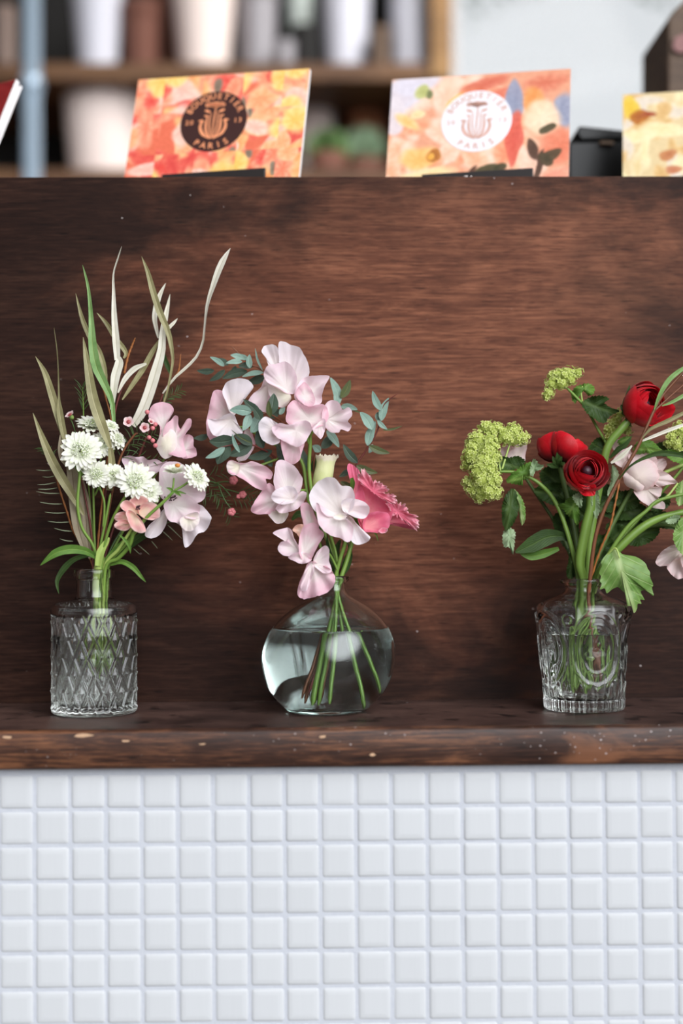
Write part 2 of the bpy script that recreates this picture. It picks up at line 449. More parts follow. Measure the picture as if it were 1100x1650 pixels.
# mosaic tiled face of the counter: one wall, its tiles and grout are surface pattern
def tile_wall():
    mb = MB(); pitch = .0238
    x_start = W(55, 1300, YT).x - 14*pitch; z_start = W(550, 1301, YT).z
    for i in range(40):
        for j in range(-14, 2):
            x0 = x_start + i*pitch; z1 = z_start - (-j)*pitch if j < 0 else z_start + j*pitch
            z0 = z1 - pitch
            if z0 > -TH + .001: continue
            g = .0008
            ax, bx, az, bz = x0+g+random.uniform(-.0002, .0003), x0+pitch-g+random.uniform(-.0003, .0002), z0+g+random.uniform(-.0002, .0003), z1-g+random.uniform(-.0003, .0002)
            bz = min(bz, -TH+.0004)
            if bz - az < .002: continue
            dy = random.uniform(-.0002, .0002); sl = random.uniform(-.014, .014); sk = random.uniform(-.011, .011)
            cx, cz = (ax+bx)/2, (az+bz)/2
            rings = []
            for ins, h in ((0, .0030), (.0001, .0014), (.0005, .0007), (.0012, .00033), (.0024, .00010), (.0045, 0)):
                rc = max(.0004, .0018-ins*.5); ring = []
                for (sx, sz, a0) in ((1, 1, 0), (-1, 1, PI/2), (-1, -1, PI), (1, -1, 1.5*PI)):
                    ex, ez = (bx-ins-rc if sx > 0 else ax+ins+rc), (bz-ins-rc if sz > 0 else az+ins+rc)
                    for q in range(4):
                        a = a0 + q/3*PI/2
                        X, Z = ex+rc*math.cos(a), ez+rc*math.sin(a)
                        ring.append((X, YT+h+dy+(X-cx)*sl+(Z-cz)*sk, Z))
                rings.append(ring)
            mb.grid(rings, closed=True)
            mb.add(rings[-1], [tuple(range(16))])
    mb.box((-.75, YT+.0009, -.55), (.75, YT+.02, -TH-.0002), mi=1)
    for f in (): pass
    return structure(mb, 'wall_tiled', [M['tile'], M['grout']], smooth=True)
tw = tile_wall()
bm_flip = [p for p in tw.data.polygons]
tw.data.polygons.foreach_set('use_smooth', [p.material_index == 0 for p in tw.data.polygons])

# wooden display shelf: board and worn front edge
sh = thing('display_shelf', 'dark stained wooden ledge with a chipped front edge above white mosaic tiles', 'shelf', (0, YF, -TH))
bevel(MB().box((-.75, YF+.004, -TH), (.75, YB, 0)).build('shelf_board', M['shelf_wood'], sh, smooth=False), .001)
rows = []
for (y, z) in ((.004, 0), (.0025, -.0003), (.0009, -.0014), (.0, -.0034), (.0002, -TH+.003), (.0012, -TH+.0008), (.004, -TH)):
    rows.append([(x*.75/60, YF+y+.0005*noise.noise(Vector((x*.35, z*300, 3))), z+(.0006*noise.noise(Vector((x*.6, 1, 7))) if z > -.01 else 0)) for x in range(-60, 61)])
MB().grid(rows, rev=True).build('front_edge', M['edge_wood'], sh)
for (px, py, w, h) in ((12, 1188, 7, 4), (134, 1185, 15, 4), (202, 1194, 6, 3), (520, 1187, 5, 4), (326, 1199, 5, 2), (600, 1216, 5, 3)):
    c = W(px, py, YF-.0002)
    MB().add([c+Vector((w*.00042*math.cos(a)*(1+.2*math.sin(a*3+px)), -.0002*(1 if k else 0), h*.00026*math.sin(a)*(1+.3*math.cos(a*2+py)))) for k in (0, 1) for a in [i*PI/6 for i in range(12)]],
              [tuple(range(12, 24))[::-1]]+[(i, (i+1) % 12, 12+(i+1) % 12, 12+i) for i in range(12)]).build('wood_chip', M['chip'], sh, smooth=False, label='pale bare wood showing through chipped stained finish')
# upright panel and the top ledge behind it
pn = thing('counter_panel', 'tall dark walnut panel with fine horizontal grain behind the three vases', 'panel', (0, YB, 0))
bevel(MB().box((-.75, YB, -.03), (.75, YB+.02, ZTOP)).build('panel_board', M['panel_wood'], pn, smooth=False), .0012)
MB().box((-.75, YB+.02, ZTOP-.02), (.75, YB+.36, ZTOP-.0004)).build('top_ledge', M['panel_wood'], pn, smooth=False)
for (px, py) in ((752, 281.5),):
    c = W(px, 282, YB+.004); c.z = ZTOP
    blobm = MB()
    for k in range(3):
        o = c + Vector((random.uniform(-.002, .002), 0, .0007))
        blobm.add([o+Vector((.0022*math.cos(a), .0012*math.sin(a), h)) for h in (-.0006, .0006) for a in [i*PI/3 for i in range(6)]],
                  [tuple(range(6))[::-1], tuple(range(6, 12))]+[(i, (i+1) % 6, 6+(i+1) % 6, 6+i) for i in range(6)])
    tag(blobm.build('paper_scrap', M['paper'], loc=c, smooth=False), 'tiny white paper scrap on the panel top below the pale card', 'scrap')

# ================================================================== the three postcards on the ledge
def card_paint(kind):
    def nz(x, y, s): return noise.noise(Vector((x, y, s)))
    R = random.Random(kind)
    els = []
    def mixc(a, b, f): return [a[i]+(b[i]-a[i])*f for i in range(3)]
    if kind == 1:
        base = (226, 112, 84)
        pal = [((236, 122, 92), (246, 196, 160)), ((238, 160, 110), (250, 206, 160)), ((222, 66, 58), (238, 140, 120)), ((240, 178, 160), (250, 222, 205)), ((236, 138, 104), (244, 190, 150)), ((214, 70, 66), (232, 110, 90)), ((240, 150, 90), (250, 210, 150))]
        for i in range(170):
            a, b = R.choice(pal); els.append((R.uniform(-.05, 1.05), R.uniform(-.05, 1.05), R.uniform(.05, .15), R.uniform(.04, .10), R.uniform(0, 3.1), a, b))
        for (x, y) in ((.18, .95), (.66, .93), (.95, .95), (.20, .15), (.60, .10), (.93, .55)): els.append((x, y, .10, .12, .4, (248, 190, 90), (252, 228, 160)))
        for (x, y) in ((.39, .06), (.68, .20), (.40, .97), (.82, .04), (.71, .72)): els.append((x, y, .022, .055, .1, (112, 100, 84), (150, 140, 120)))
    elif kind == 2:
        base = (228, 160, 128)
        pal = [((238, 168, 130), (248, 214, 186)), ((244, 190, 160), (250, 226, 208)), ((232, 134, 96), (244, 186, 150))]
        for i in range(60):
            a, b = R.choice(pal); els.append((R.uniform(-.05, .72), R.uniform(-.05, .95), R.uniform(.09, .2), R.uniform(.05, .11), R.uniform(0, 3.1), a, b))
        els += [(.06, .86, .16, .14, .2, (214, 206, 216), (222, 216, 226)), (.16, .96, .16, .10, .2, (216, 208, 218), (222, 216, 226)), (.03, .66, .06, .16, 0, (220, 208, 212), (228, 216, 220)), (.17, .86, .05, .06, .3, (170, 172, 96), (206, 206, 140)), (.22, .83, .03, .04, .3, (96, 104, 66), (150, 150, 100)),
                (.16, .66, .04, .04, .3, (226, 208, 150), (236, 222, 180)), (.10, .60, .10, .05, -.6, (246, 190, 110), (248, 214, 170)),
                (.42, .78, .14, .07, .6, (238, 168, 70), (246, 200, 110)), (.36, .68, .035, .03, .5, (110, 50, 34), (170, 90, 50)),
                (.18, .26, .13, .10, .2, (242, 176, 92), (248, 206, 140)), (.26, .28, .045, .055, 0, (150, 84, 36), (200, 130, 60)), (.245, .28, .022, .026, 0, (236, 170, 70), (240, 180, 90)),
                (.20, .08, .20, .07, .2, (248, 212, 150), (250, 224, 180)), (.52, .90, .16, .06, .3, (206, 96, 74), (226, 140, 112)), (.60, .80, .09, .05, .5, (214, 112, 90), (230, 140, 110)),
                (.69, .73, .05, .18, 0, (132, 140, 166), (160, 164, 186)), (.70, .40, .05, .22, 0, (212, 84, 70), (222, 110, 90)), (.55, .08, .14, .07, .3, (232, 132, 100), (244, 170, 140)),
                (.47, .05, .025, .12, -.4, (74, 52, 40), (96, 62, 48)), (.56, .12, .06, .05, .4, (66, 62, 40), (90, 84, 56)), (.62, .15, .05, .03, .2, (60, 56, 38), (84, 78, 52))]
        rt = [(.86, .88, .16, .09, .3, (210, 108, 82), (232, 160, 128)), (.97, .62, .07, .16, 0, (136, 146, 172), (166, 170, 190)), (.80, .70, .07, .15, .2, (228, 140, 70), (240, 170, 110)), (.85, .58, .12, .15, .3, (250, 226, 196), (244, 200, 164)),
              (.95, .30, .12, .14, .4, (222, 118, 88), (234, 150, 120)), (.80, .12, .10, .10, .4, (244, 190, 164), (248, 212, 190)), (.94, .06, .12, .06, .2, (238, 148, 124), (244, 180, 150)),
              (.80, .30, .03, .10, .3, (72, 52, 40), (90, 62, 50)), (.83, .12, .02, .16, -.25, (72, 52, 40), (90, 62, 50)), (.91, .24, .06, .04, .5, (72, 60, 42), (90, 74, 52)), (.88, .20, .05, .05, -.5, (66, 58, 40), (90, 74, 52)), (.88, .47, .04, .035, .5, (70, 64, 44), (90, 80, 56))]
    elif kind == 3:
        base = (220, 196, 150)
        pal = [((222, 196, 140), (238, 222, 190)), ((214, 198, 178), (232, 220, 206)), ((206, 160, 100), (228, 196, 140)), ((232, 214, 160), (240, 228, 190))]
        for i in range(90):
            a, b = R.choice(pal); els.append((R.uniform(-.05, 1.05), R.uniform(-.05, 1.05), R.uniform(.06, .15), R.uniform(.04, .09), R.uniform(0, 3.1), a, b))
        els += [(.05, .86, .05, .13, 0, (222, 180, 50), (230, 200, 90)), (.09, .76, .06, .07, .3, (150, 70, 30), (196, 130, 50)), (.14, .78, .05, .03, 0, (140, 56, 40), (180, 100, 60)), (.25, .35, .06, .05, .3, (176, 100, 60), (206, 150, 100)), (.28, .20, .05, .04, 0, (184, 104, 70), (206, 150, 110)), (.15, .03, .3, .05, 0, (226, 150, 110), (230, 180, 140))]
    else:
        base = (126, 30, 32); pal = [((128, 30, 30), (150, 44, 42))]
        for i in range(20):
            a, b = R.choice(pal); els.append((R.uniform(0, 1), R.uniform(0, 1), .15, .1, R.uniform(0, 3), a, b))
    def colour(u, v):
        x, y = u, v
        if kind == 1:       # the print is cut into offset blocks
            bx, by = int(u*4.3+.3), int(v*2.7+.2)
            x += .11*((bx*3+by*5) % 4 - 1.5)*.5; y += .13*((bx*5+by*2) % 3 - 1)*.6
        L = els
        if kind == 2 and u > .735: L = els + rt
        x2, y2 = x + .025*nz(u*9, v*7, kind), y + .03*nz(u*8, v*9, kind+9)
        c = list(base)
        for (cx, cy, rx, ry, ro, a, b) in L:
            dx, dy = x2-cx, (y2-cy)*.7
            if abs(dx) > .3 or abs(dy) > .3: continue
            ca, sa = math.cos(ro), math.sin(ro)
            q = math.hypot((dx*ca+dy*sa)/rx, (-dx*sa+dy*ca)/(ry*.85))
            if q < 1.0:
                k = min(1, (1-q)/(.16 if rx < .07 else .30)); sh = .5+.5*math.sin(math.atan2(dy, dx)*7+cx*40); c = mixc(c, mixc(a, b, min(1, max(0, q*.8+.3*(sh-.5)))), k*.92)
        return srgb(*[max(0, min(255, ch+9*nz(u*40, v*40, 2+kind))) for ch in c])
    return colour
def attr_mat(name, rough=.4):
    t = NT(name); a = t.n('ShaderNodeVertexColor', layer_name='Print')
    return t.end(t.n('ShaderNodeBsdfPrincipled', {'Base Color': a.outputs['Color'], 'Roughness': rough, 'Specular IOR Level': .35}).outputs[0])
M['print'] = attr_mat('printed_card_face')
M['ink_dark'] = plain('dark_brown_ink', srgb(56, 24, 20), .5, vary=.03)
M['ink_white'] = plain('white_ink', srgb(236, 234, 238), .5, vary=.02)
M['ink_orange'] = plain('orange_ink', srgb(240, 150, 106), .5, vary=.3, scale=300)
M['ink_rose'] = plain('pale_rose_ink', srgb(214, 168, 152), .5, vary=.2, scale=300)

CW, CH, CT = .148, .105, .0035
def card_face(kind, parent, nx=230, nz=164):
    col = card_paint(kind); mb = MB(); cs = []
    rows = []
    for i in range(nz+1):
        rows.append([((j/nx-.5)*CW, -.0002, i/nz*CH) for j in range(nx+1)])
        for j in range(nx+1): cs.append(col(j/nx, i/nz))
    mb.grid(rows)
    o = mb.build('printed_face', M['print'], parent, smooth=False)
    at = o.data.color_attributes.new('Print', 'FLOAT_COLOR', 'POINT')
    at.data.foreach_set('color', [x for c in cs for x in c])
    return o
def ribbon(mb, pts, wid, y, n=14):
    c = spline([(p[0], p[1], 0) for p in pts], n); rows = []
    for i, p in enumerate(c):
        tn = (c[min(i+1, n-1)]-c[max(i-1, 0)]).normalized(); a = Vector((-tn.y, tn.x, 0))*lerpl(wid, i/(n-1))*.5
        rows.append([(p.x-a.x, y, p.y-a.y), (p.x+a.x, y, p.y+a.y)])
    mb.grid(rows)
def glyphs(mb, text, place, size, y, bold=.05):
    """letters of the built-in font set flat in the card plane; place(i) gives x, z, turn"""
    for i, ch in enumerate(text):
        cu = bpy.data.curves.new('letters', 'FONT'); cu.body = ch; cu.size = size; cu.align_x = 'CENTER'; cu.align_y = 'CENTER'; cu.offset = size*bold*.3; cu.resolution_u = 3
        ob = bpy.data.objects.new('letters', cu); COL.objects.link(ob)
        bpy.context.view_layer.update()
        me = bpy.data.meshes.new_from_object(ob.evaluated_get(bpy.context.evaluated_depsgraph_get()))
        x, z, a = place(i); ca, sa = math.cos(a), math.sin(a)
        mb.add([(x+v.co.x*ca-v.co.y*sa, y, z+v.co.x*sa+v.co.y*ca) for v in me.vertices], [tuple(p.vertices) for p in me.polygons])
        bpy.data.objects.remove(ob); bpy.data.curves.remove(cu); bpy.data.meshes.remove(me)
def badge(parent, disc_mat, ink, x0=-.003, z0=.0600, R=.0284):
    mb = MB(); n = 64
    ring = [(x0+R*math.cos(2*PI*i/n), z0+R*math.sin(2*PI*i/n)) for i in range(n)]
    mb.add([(x, -.0002, z) for x, z in ring]+[(x, -.0005, z) for x, z in ring], [tuple(range(n, 2*n))]+[(i, n+i, n+(i+1) % n, (i+1) % n) for i in range(n)])
    d = mb.build('badge', disc_mat, parent, smooth=False)
    y = -.0007
    lt = MB(); rr = R*.83
    glyphs(lt, 'BOUQUETIER', lambda i: (x0+rr*math.sin(-1.12+i*2.24/9), z0+rr*math.cos(-1.12+i*2.24/9), -(-1.12+i*2.24/9)), R*.27, y, .06)
    glyphs(lt, 'PARIS', lambda i: (x0+rr*math.sin(-.56+i*1.12/4), z0-rr*math.cos(-.56+i*1.12/4), (-.56+i*1.12/4)), R*.27, y, .06)
    glyphs(lt, '20', lambda i: (x0-R*.80+i*R*.14, z0-R*.02, 0), R*.21, y)
    glyphs(lt, '13', lambda i: (x0+R*.66+i*R*.14, z0-R*.02, 0), R*.21, y)
    lt.build('lettering', ink, d, smooth=False)
    em = MB(); q = R
    def rb(pts, w): ribbon(em, [(x0+p[0]*q, z0+p[1]*q) for p in pts], [k*q*.62 for k in w], y)
    for k in range(9): rb([(0, .46), (-.30+k*.075, .60+.035*math.sin(k*2.1))], [.05, .10, .07])
    rb([(-.30, .53), (0, .57), (.30, .53)], [.14, .26, .14])
    for s in (-1, 1):
        rb([(s*.12, .30), (s*.30, .38)], [.05, .15, .07]); rb([(s*.16, .16), (s*.30, .19)], [.05, .10, .05])
        rb([(s*.30, -.02), (s*.36, .02), (s*.46, .03)], [.10, .16, .03])
        rb([(s*.04, -.58), (s*.28, -.42), (s*.38, -.20), (s*.35, .0)], [.06, .16, .15, .10])
        rb([(s*.02, -.58), (s*.18, -.36), (s*.22, -.10), (s*.20, .14)], [.04, .12, .12, .05])
        rb([(s*.01, -.55), (s*.09, -.30), (s*.12, -.02), (s*.10, .28)], [.03, .07, .07, .04])
    rb([(0, -.56), (0, -.2), (.01, .1), (.03, .46)], [.04, .07, .08, .05])
    em.build('flower_emblem', ink, d, smooth=False)

def set_local(o, loc, yaw, lean, roll):
    o.matrix_world = Matrix.Translation(loc) @ Matrix.Rotation(yaw, 4, 'Z') @ Matrix.Rotation(-lean, 4, 'X') @ Matrix.Rotation(roll, 4, 'Y')
    ORG[o.name] = Vector((0, 0, 0))
R_ = math.radians
def postcard(kind, label, base, yaw, lean, roll, thick=CT, sheets=1):
    t = thing('postcard', label, 'postcard', (0, 0, 0), 'postcards standing on the panel top')
    set_local(t, base, yaw, lean, roll)
    MB().box((-CW/2, 0, 0), (CW/2, thick, CH)).build('card_stack', M['white'], t, smooth=False, label='white cut edges of the stacked cards')
    if sheets > 1: MB().box((-CW/2+.001, thick+.0012, 0), (CW/2+.0015, thick+.003, CH-.0025)).build('rear_card', M['white'], t, smooth=False)
    card_face(kind, t)
    return t
def holder(label, base, yaw, lean, lip_x0, lip_x1):
    h = thing('card_holder', label, 'card holder', (0, 0, 0), 'card holders on the panel top')
    set_local(h, base, yaw, 0, 0)
    bevel(MB().box((lip_x0, -.012, -.0004), (lip_x1, -.0095, .0105)).build('front_lip', M['black_metal'], h, smooth=False), .0006)
    MB().box((lip_x0, -.012, -.0004), (lip_x1, .045, .0012)).build('base_plate', M['black_metal'], h, smooth=False)
    s, c = math.sin(lean), math.cos(lean); b = MB()
    y0 = .013
    rows = [[(x, y0+s*q+e, c*q) for x in (lip_x0, lip_x1)] for (q, e) in ((0, 0), (.07, 0), (.07, .002), (0, .002))]
    b.grid(rows+[rows[0]]).build('back_rest', M['black_metal'], h, smooth=False)
    return h
def ledge(px, y): 
    p = W(px, 300, y); p.z = ZTOP; return p
b1 = ledge(337, .108); b2 = ledge(766, .108); b3 = ledge(1152, .118); b0 = ledge(-141, .142)
c1 = postcard(1, 'orange and coral floral postcard with a round dark brown badge', b1+Vector((0, 0, .0022)), R_(-14), R_(18), R_(1.0), .004)
badge(c1, M['ink_dark'], M['ink_orange'])
c2 = postcard(2, 'peach and pale blue floral postcard with a round white badge', b2+Vector((0, 0, .0022)), R_(-13), R_(18), R_(0.6), .002)
badge(c2, M['ink_white'], M['ink_rose'], -.0015, .0600, .0290)
c3 = postcard(3, 'cream and yellow floral postcard cut off at the frame edge', b3+Vector((0, 0, .0022)), R_(-12), R_(26), R_(0.6), .003)
c0 = postcard(0, 'dark red postcard whose white corner shows at the frame edge', b0+Vector((0, 0, .0022)), R_(-35), R_(25), R_(0.5), .004, 2)
holder('low black metal holder under the orange postcard', b1, R_(-14), R_(18), -.036, .050)
holder('low black metal holder under the peach postcard', b2, R_(-13), R_(18), -.042, .047)
holder('low black metal holder under the cream postcard', b3, R_(-12), R_(26), -.040, .045)
holder('low black metal holder under the dark red postcard', b0, R_(-35), R_(25), -.040, .045)

# black counter device and wooden box further back on the ledge
dv = thing('card_terminal', 'black plastic device with a sloping lid beside the peach postcard', 'card reader', ledge(968, .25))
def prism(mb, poly, y0, y1, mi=0):
    n = len(poly)
    return mb.add([(x, y0, z) for x, z in poly]+[(x, y1, z) for x, z in poly], [tuple(range(n)), tuple(range(n, 2*n))[::-1]]+[(i, n+i, n+(i+1) % n, (i+1) % n) for i in range(n)], mi=mi)
def pxpoly(pts, y): return [(W(a, b, y).x, W(a, b, y).z) for a, b in pts]
yd = .225
pl = pxpoly([(915, 229), (935, 227), (1030, 224), (1030, 262), (915, 262)], yd)
pl = [(x, max(z, ZTOP+.0)) for x, z in pl]; zb = ZTOP
pl[3] = (pl[3][0], zb); pl[4] = (pl[4][0], zb)
bevel(prism(MB(), pl[::-1], yd, yd+.07).build('device_body', M['black_plastic'], dv, smooth=False), .002)
bevel(prism(MB(), pxpoly([(927, 214), (932, 204), (1030, 214), (1030, 224), (935, 227)], yd)[::-1], yd-.003, yd+.075).build('device_lid', M['black_plastic'], dv, smooth=False), .0015)
bevel(MB().box((W(962, 0, yd).x, yd-.0045, W(0, 236, yd).z), (W(985, 0, yd).x, yd-.0001, W(0, 230, yd).z)).build('button', M['box_wood'], dv, smooth=False), .0008)
yb = .36
bx = thing('wooden_box', 'brown wooden box with a chamfered corner at the frame edge', 'box', (W(1140, 0, yb).x, yb, ZTOP))
ppoly = pxpoly([(1062, 280), (1064, 47), (1071, 38), (1090, 18), (1240, 12), (1240, 280)], yb)
ppoly[0] = (ppoly[0][0], ZTOP-.0004); ppoly[-1] = (ppoly[-1][0], ZTOP-.0004)
bevel(prism(MB(), ppoly[::-1], yb-.03, yb+.08).build('box_body', M['box_wood'], bx, smooth=False), .002)
prism(MB(), pxpoly([(1082, 78), (1086, 62), (1110, 52), (1180, 50), (1180, 84), (1090, 86)], yb-.031)[::-1], yb-.034, yb-.0295).build('label_plate', plain('dusty_rose_plate', srgb(140, 96, 92), .6, vary=.3, scale=30), bx, smooth=False)

# ================================================================== shelving with pots, out of focus
YS = 1.5
zs1, zs0 = W(400, 101, YS).z, W(400, 272, YS).z
rk = thing('shelving_unit', 'brown wooden shelving holding pots behind the counter', 'shelf', (0, YS, -1.0))
xl, xr = -1.3, W(727, 0, YS).x
bevel(MB().box((xl, YS, zs1-.031), (xr-.03, YS+.34, zs1)).build('shelf_board', M['rack_wood'], rk, smooth=False), .002)
bevel(MB().box((xl, YS, zs0-.031), (xr-.03, YS+.34, zs0)).build('shelf_board', M['rack_wood'], rk, smooth=False), .002)
bevel(MB().box((W(693, 0, YS).x, YS-.01, zs1-.03), (xr, YS+.34, 1.7)).build('side_post', M['post_wood'], rk, smooth=False), .002)
bevel(MB().box((W(697, 0, YS).x, YS-.008, -1.0), (xr-.001, YS+.34, zs1-.031)).build('side_panel', M['dark'], rk, smooth=False), .002)
MB().box((xl, YS+.34, -1.0), (xr, YS+.36, 1.7)).build('back_board', M['dark'], rk, smooth=False)
M['lime_pot'] = plain('limewashed_terracotta', srgb(240, 222, 214), .9, vary=.06)
M['terra'] = plain('terracotta', srgb(184, 118, 84), .85, vary=.12)
M['brown_pot'] = plain('brown_clay', srgb(112, 70, 56), .8, vary=.1)
M['white_pot'] = plain('white_glazed_pot', srgb(206, 206, 216), .5, vary=.03)
M['grey_pot'] = plain('grey_stoneware', srgb(150, 146, 150), .5, vary=.05)
M['taupe'] = plain('taupe_tin', srgb(128, 108, 98), .6)
M['mint'] = plain('pale_mint_glaze', srgb(206, 216, 210), .5)
M['steel'] = plain('brushed_steel', srgb(160, 178, 194), .3, .5, .35, vary=.05)
def pot(name, label, cat, px, z, py_top, rb, rt, mat, y=1.62, rim=True, group=None):
    s = (y-CAM.y)/FPX
    c = W(px, 100, y); c.z = z
    h = W(px, py_top, y).z - z
    t = thing(name, label, cat, c, group)
    rb, rt = rb*s, rt*s
    prof = [(.001, .0), (rb*.9, .0), (rb, .006)]+[(rb+(rt-rb)*k/8, .006+(h-.006)*k/8) for k in range(1, 9)]+[(rt*.9, h), (rt*.88, h-.01), (rb*.8, .02), (.001, .02)]
    lathe(MB(), c, prof, 40, rev=False).build('pot_body', mat, t)
    if rim:
        lathe(MB(), c, [(rt*.99, h-.028), (rt*1.07, h-.026), (rt*1.08, h-.003), (rt*1.05, h), (rt*.89, h), (rt*.89, h-.02), (rt*.97, h-.028)], 40).build('pot_rim', mat, t)
    return t
g1 = 'pots on the upper shelf'; g0 = 'pots on the lower shelf'
pot('tin_canister', 'taupe tin at the far end of the upper shelf', 'canister', 8, zs1, 12, 18, 18, M['taupe'], rim=False)
pot('flower_pot', 'white tapered pot on the upper shelf beside the steel pole', 'pot', 157, zs1, -40, 30, 44, M['white_pot'], group=g1)
pot('flower_pot', 'dark brown clay pot on the upper shelf between white and limewashed pots', 'pot', 228, zs1, 8, 24, 30, M['brown_pot'], group=g1)
pot('flower_pot', 'brown clay pot half hidden behind the limewashed pot', 'pot', 272, zs1, -20, 24, 30, M['brown_pot'], y=1.74, group=g1)
pot('flower_pot', 'large limewashed terracotta pot on the upper shelf', 'pot', 328, zs1, -50, 38, 56, M['lime_pot'], group=g1)
pot('stoneware_jar', 'grey stoneware jar on the upper shelf', 'jar', 416, zs1, -20, 26, 32, M['grey_pot'], group=g1)
pot('round_jar', 'small round dark grey jar next to the stoneware jar', 'jar', 460, zs1, 68, 14, 15, M['grey_pot'], y=1.56, rim=False, group=g1)
pot('glazed_vase', 'pale mint vase standing high behind a dark jar', 'vase', 482, zs1+.07, -40, 16, 24, M['mint'], y=1.78, rim=False, group=g1)
pot('dark_jar', 'dark brown jar in front of the mint vase', 'jar', 492, zs1, 46, 22, 24, M['dark'], y=1.62, rim=False, group=g1)
pot('flower_pot', 'wide white vase near the end of the upper shelf', 'pot', 558, zs1, -40, 34, 42, M['white_pot'], group=g1)
pot('wooden_block', 'dark brown block between the two white vases', 'block', 612, zs1, 46, 15, 15, M['box_wood'], y=1.56, rim=False, group=g1)
pot('white_cylinder_vase', 'white cylinder vase beside the pale wooden post', 'vase', 661, zs1, -40, 32, 33, M['white_pot'], y=1.58, rim=False, group=g1)
pot('flower_pot', 'big limewashed pot on the lower shelf behind the orange postcard', 'pot', 170, zs0, 152, 56, 68, M['lime_pot'], rim=False, group=g0)
pot('flower_pot', 'pale pot on the lower shelf at the right edge of the orange postcard', 'pot', 508, zs0, 158, 30, 30, M['lime_pot'], y=1.7, group=g0)
pot('flower_pot', 'terracotta pot on the lower shelf above the green plants', 'pot', 592, zs0, 162, 30, 34, M['terra'], y=1.72, group=g0)
c = W(51, 200, 1.36)
sp = thing('steel_pole', 'upright blue-grey steel pole standing before the shelving', 'pole', (c.x, c.y, -1.0))
lathe(MB(), (c.x, c.y, -1.0), [(.001, 0), (.05, 0), (.05, .01), (.0155, .015), (.0155, 2.9), (.001, 2.9)], 32).build('pole_tube', M['steel'], sp)
lathe(MB(), (c.x, c.y, W(51, 140, 1.36).z), [(.0155, -.012), (.019, -.008), (.0195, .01), (.017, .02), (.0155, .022)], 32).build('pole_collar', M['steel'], sp)
M['bush'] = plain('bush_green', srgb(110, 142, 84), .6, vary=.5, scale=25)
M['bush_lt'] = plain('bush_green_light', srgb(160, 185, 150), .6, vary=.4, scale=25)
def bush(label, px, rad, mat, y, n, py_c):
    c = W(px, py_c, y); s = (y-CAM.y)/FPX
    t = thing('potted_plant', label, 'plant', (c.x, y, zs0), 'small plants on the lower shelf')
    lathe(MB(), (c.x, y, zs0), [(.001, 0), (.028, 0), (.036, .045), (.032, .045), (.03, .03), (.001, .03)], 24).build('pot', M['brown_pot'], t)
    mb = MB(); R = random.Random(px)
    for i in range(n):
        a, e, q = R.uniform(0, 2*PI), R.uniform(-.5, 1.4), R.uniform(.3, 1)
        b = Vector((c.x, y, zs0+.035)); d = Vector((math.cos(a)*math.cos(e), math.sin(a)*math.cos(e)*.8, math.sin(e)*.9))
        tip = Vector((c.x, y, c.z)) + d*rad*s*q
        dr = (tip-b).normalized(); sd = dr.cross(Vector((R.uniform(-1, 1), R.uniform(-1, 1), R.uniform(-1, 1)))).normalized()*R.uniform(.006, .012)
        l = R.uniform(.02, .04)
        mb.add([tip-dr*l, tip-dr*l*.5+sd, tip, tip-dr*l*.5-sd], [(0, 1, 2, 3)])
        if i % 6 == 0: mb.add([b, b+Vector((.001, 0, 0)), tip, tip-Vector((.001, 0, 0))], [(0, 1, 2, 3)])
    mb.build('foliage', mat, t, smooth=False)
bush('bushy green plant on the lower shelf between the two postcards', 528, 42, M['bush'], 1.58, 420, 240)
bush('grey green plant on the lower shelf beside the peach postcard', 588, 40, M['bush_lt'], 1.62, 380, 235)
br = thing('tree_branch', 'leafy branch outside the window above the peach postcard', 'branch', W(780, -40, 2.7))
mb = MB(); R = random.Random(4)
for (px, py) in ((760, 12), (768, 22), (752, 6), (790, 18), (764, 40), (775, -8), (810, -5), (838, -8), (1040, 0), (1055, 5), (1030, -4), (865, -12), (1075, 12), (1088, -2)):
    for k in range(2):
        c = W(px+R.uniform(-6, 6), py+R.uniform(-6, 6), 2.7)
        d = Vector((R.uniform(-1, 1), R.uniform(-.5, .5), R.uniform(-1, .3))).normalized()*.016; s_ = Vector((-d.z, R.uniform(-.01, .01), d.x))*.35
        mb.add([c-d, c+s_, c+d, c-s_], [(0, 1, 2, 3)])
mb.build('foliage', plain('outdoor_leaf', srgb(120, 146, 128), .6), br, smooth=False)
tw_ = MB(); rows = []
for k in range(13):
    c = W(700+k*34, -52-10*math.sin(k*.5), 2.7)
    rows.append([c+Vector((0, .004*math.cos(a), .004*math.sin(a))) for a in [i*PI/3 for i in range(6)]])
tw_.grid(rows, closed=True).build('twig', plain('outdoor_bark', srgb(90, 76, 64), .8), br)


# ================================================================== glass vases
def prof_px(pts, n=None):                     # (radius px, photo row) -> (radius m, height m) with smooth joins
    return [(r*U, (1146-y)*U) for r, y in pts]
def dense(prof, step=.0007):
    out = []
    for (a, b) in zip(prof, prof[1:]):
        k = max(1, int(math.hypot(b[0]-a[0], b[1]-a[1])/step))
        out += [(a[0]+(b[0]-a[0])*i/k, a[1]+(b[1]-a[1])*i/k) for i in range(k)]
    return out+[prof[-1]]
def smoothprof(pts, n): return [(max(.00005, p.x), p.y) for p in spline([(a, b, 0) for a, b in pts], n)]
def base_at(px):
    c = W(px, 1146, 0.0); c.z = 0.0006; return c
def water_body(name, label, c, prof, level_i, lean=None, n=64):
    mb = MB(); lathe(mb, c, prof, n, lean=lean)
    return tag(mb.build(name, M['water'], loc=c), label, 'water', kind='stuff')

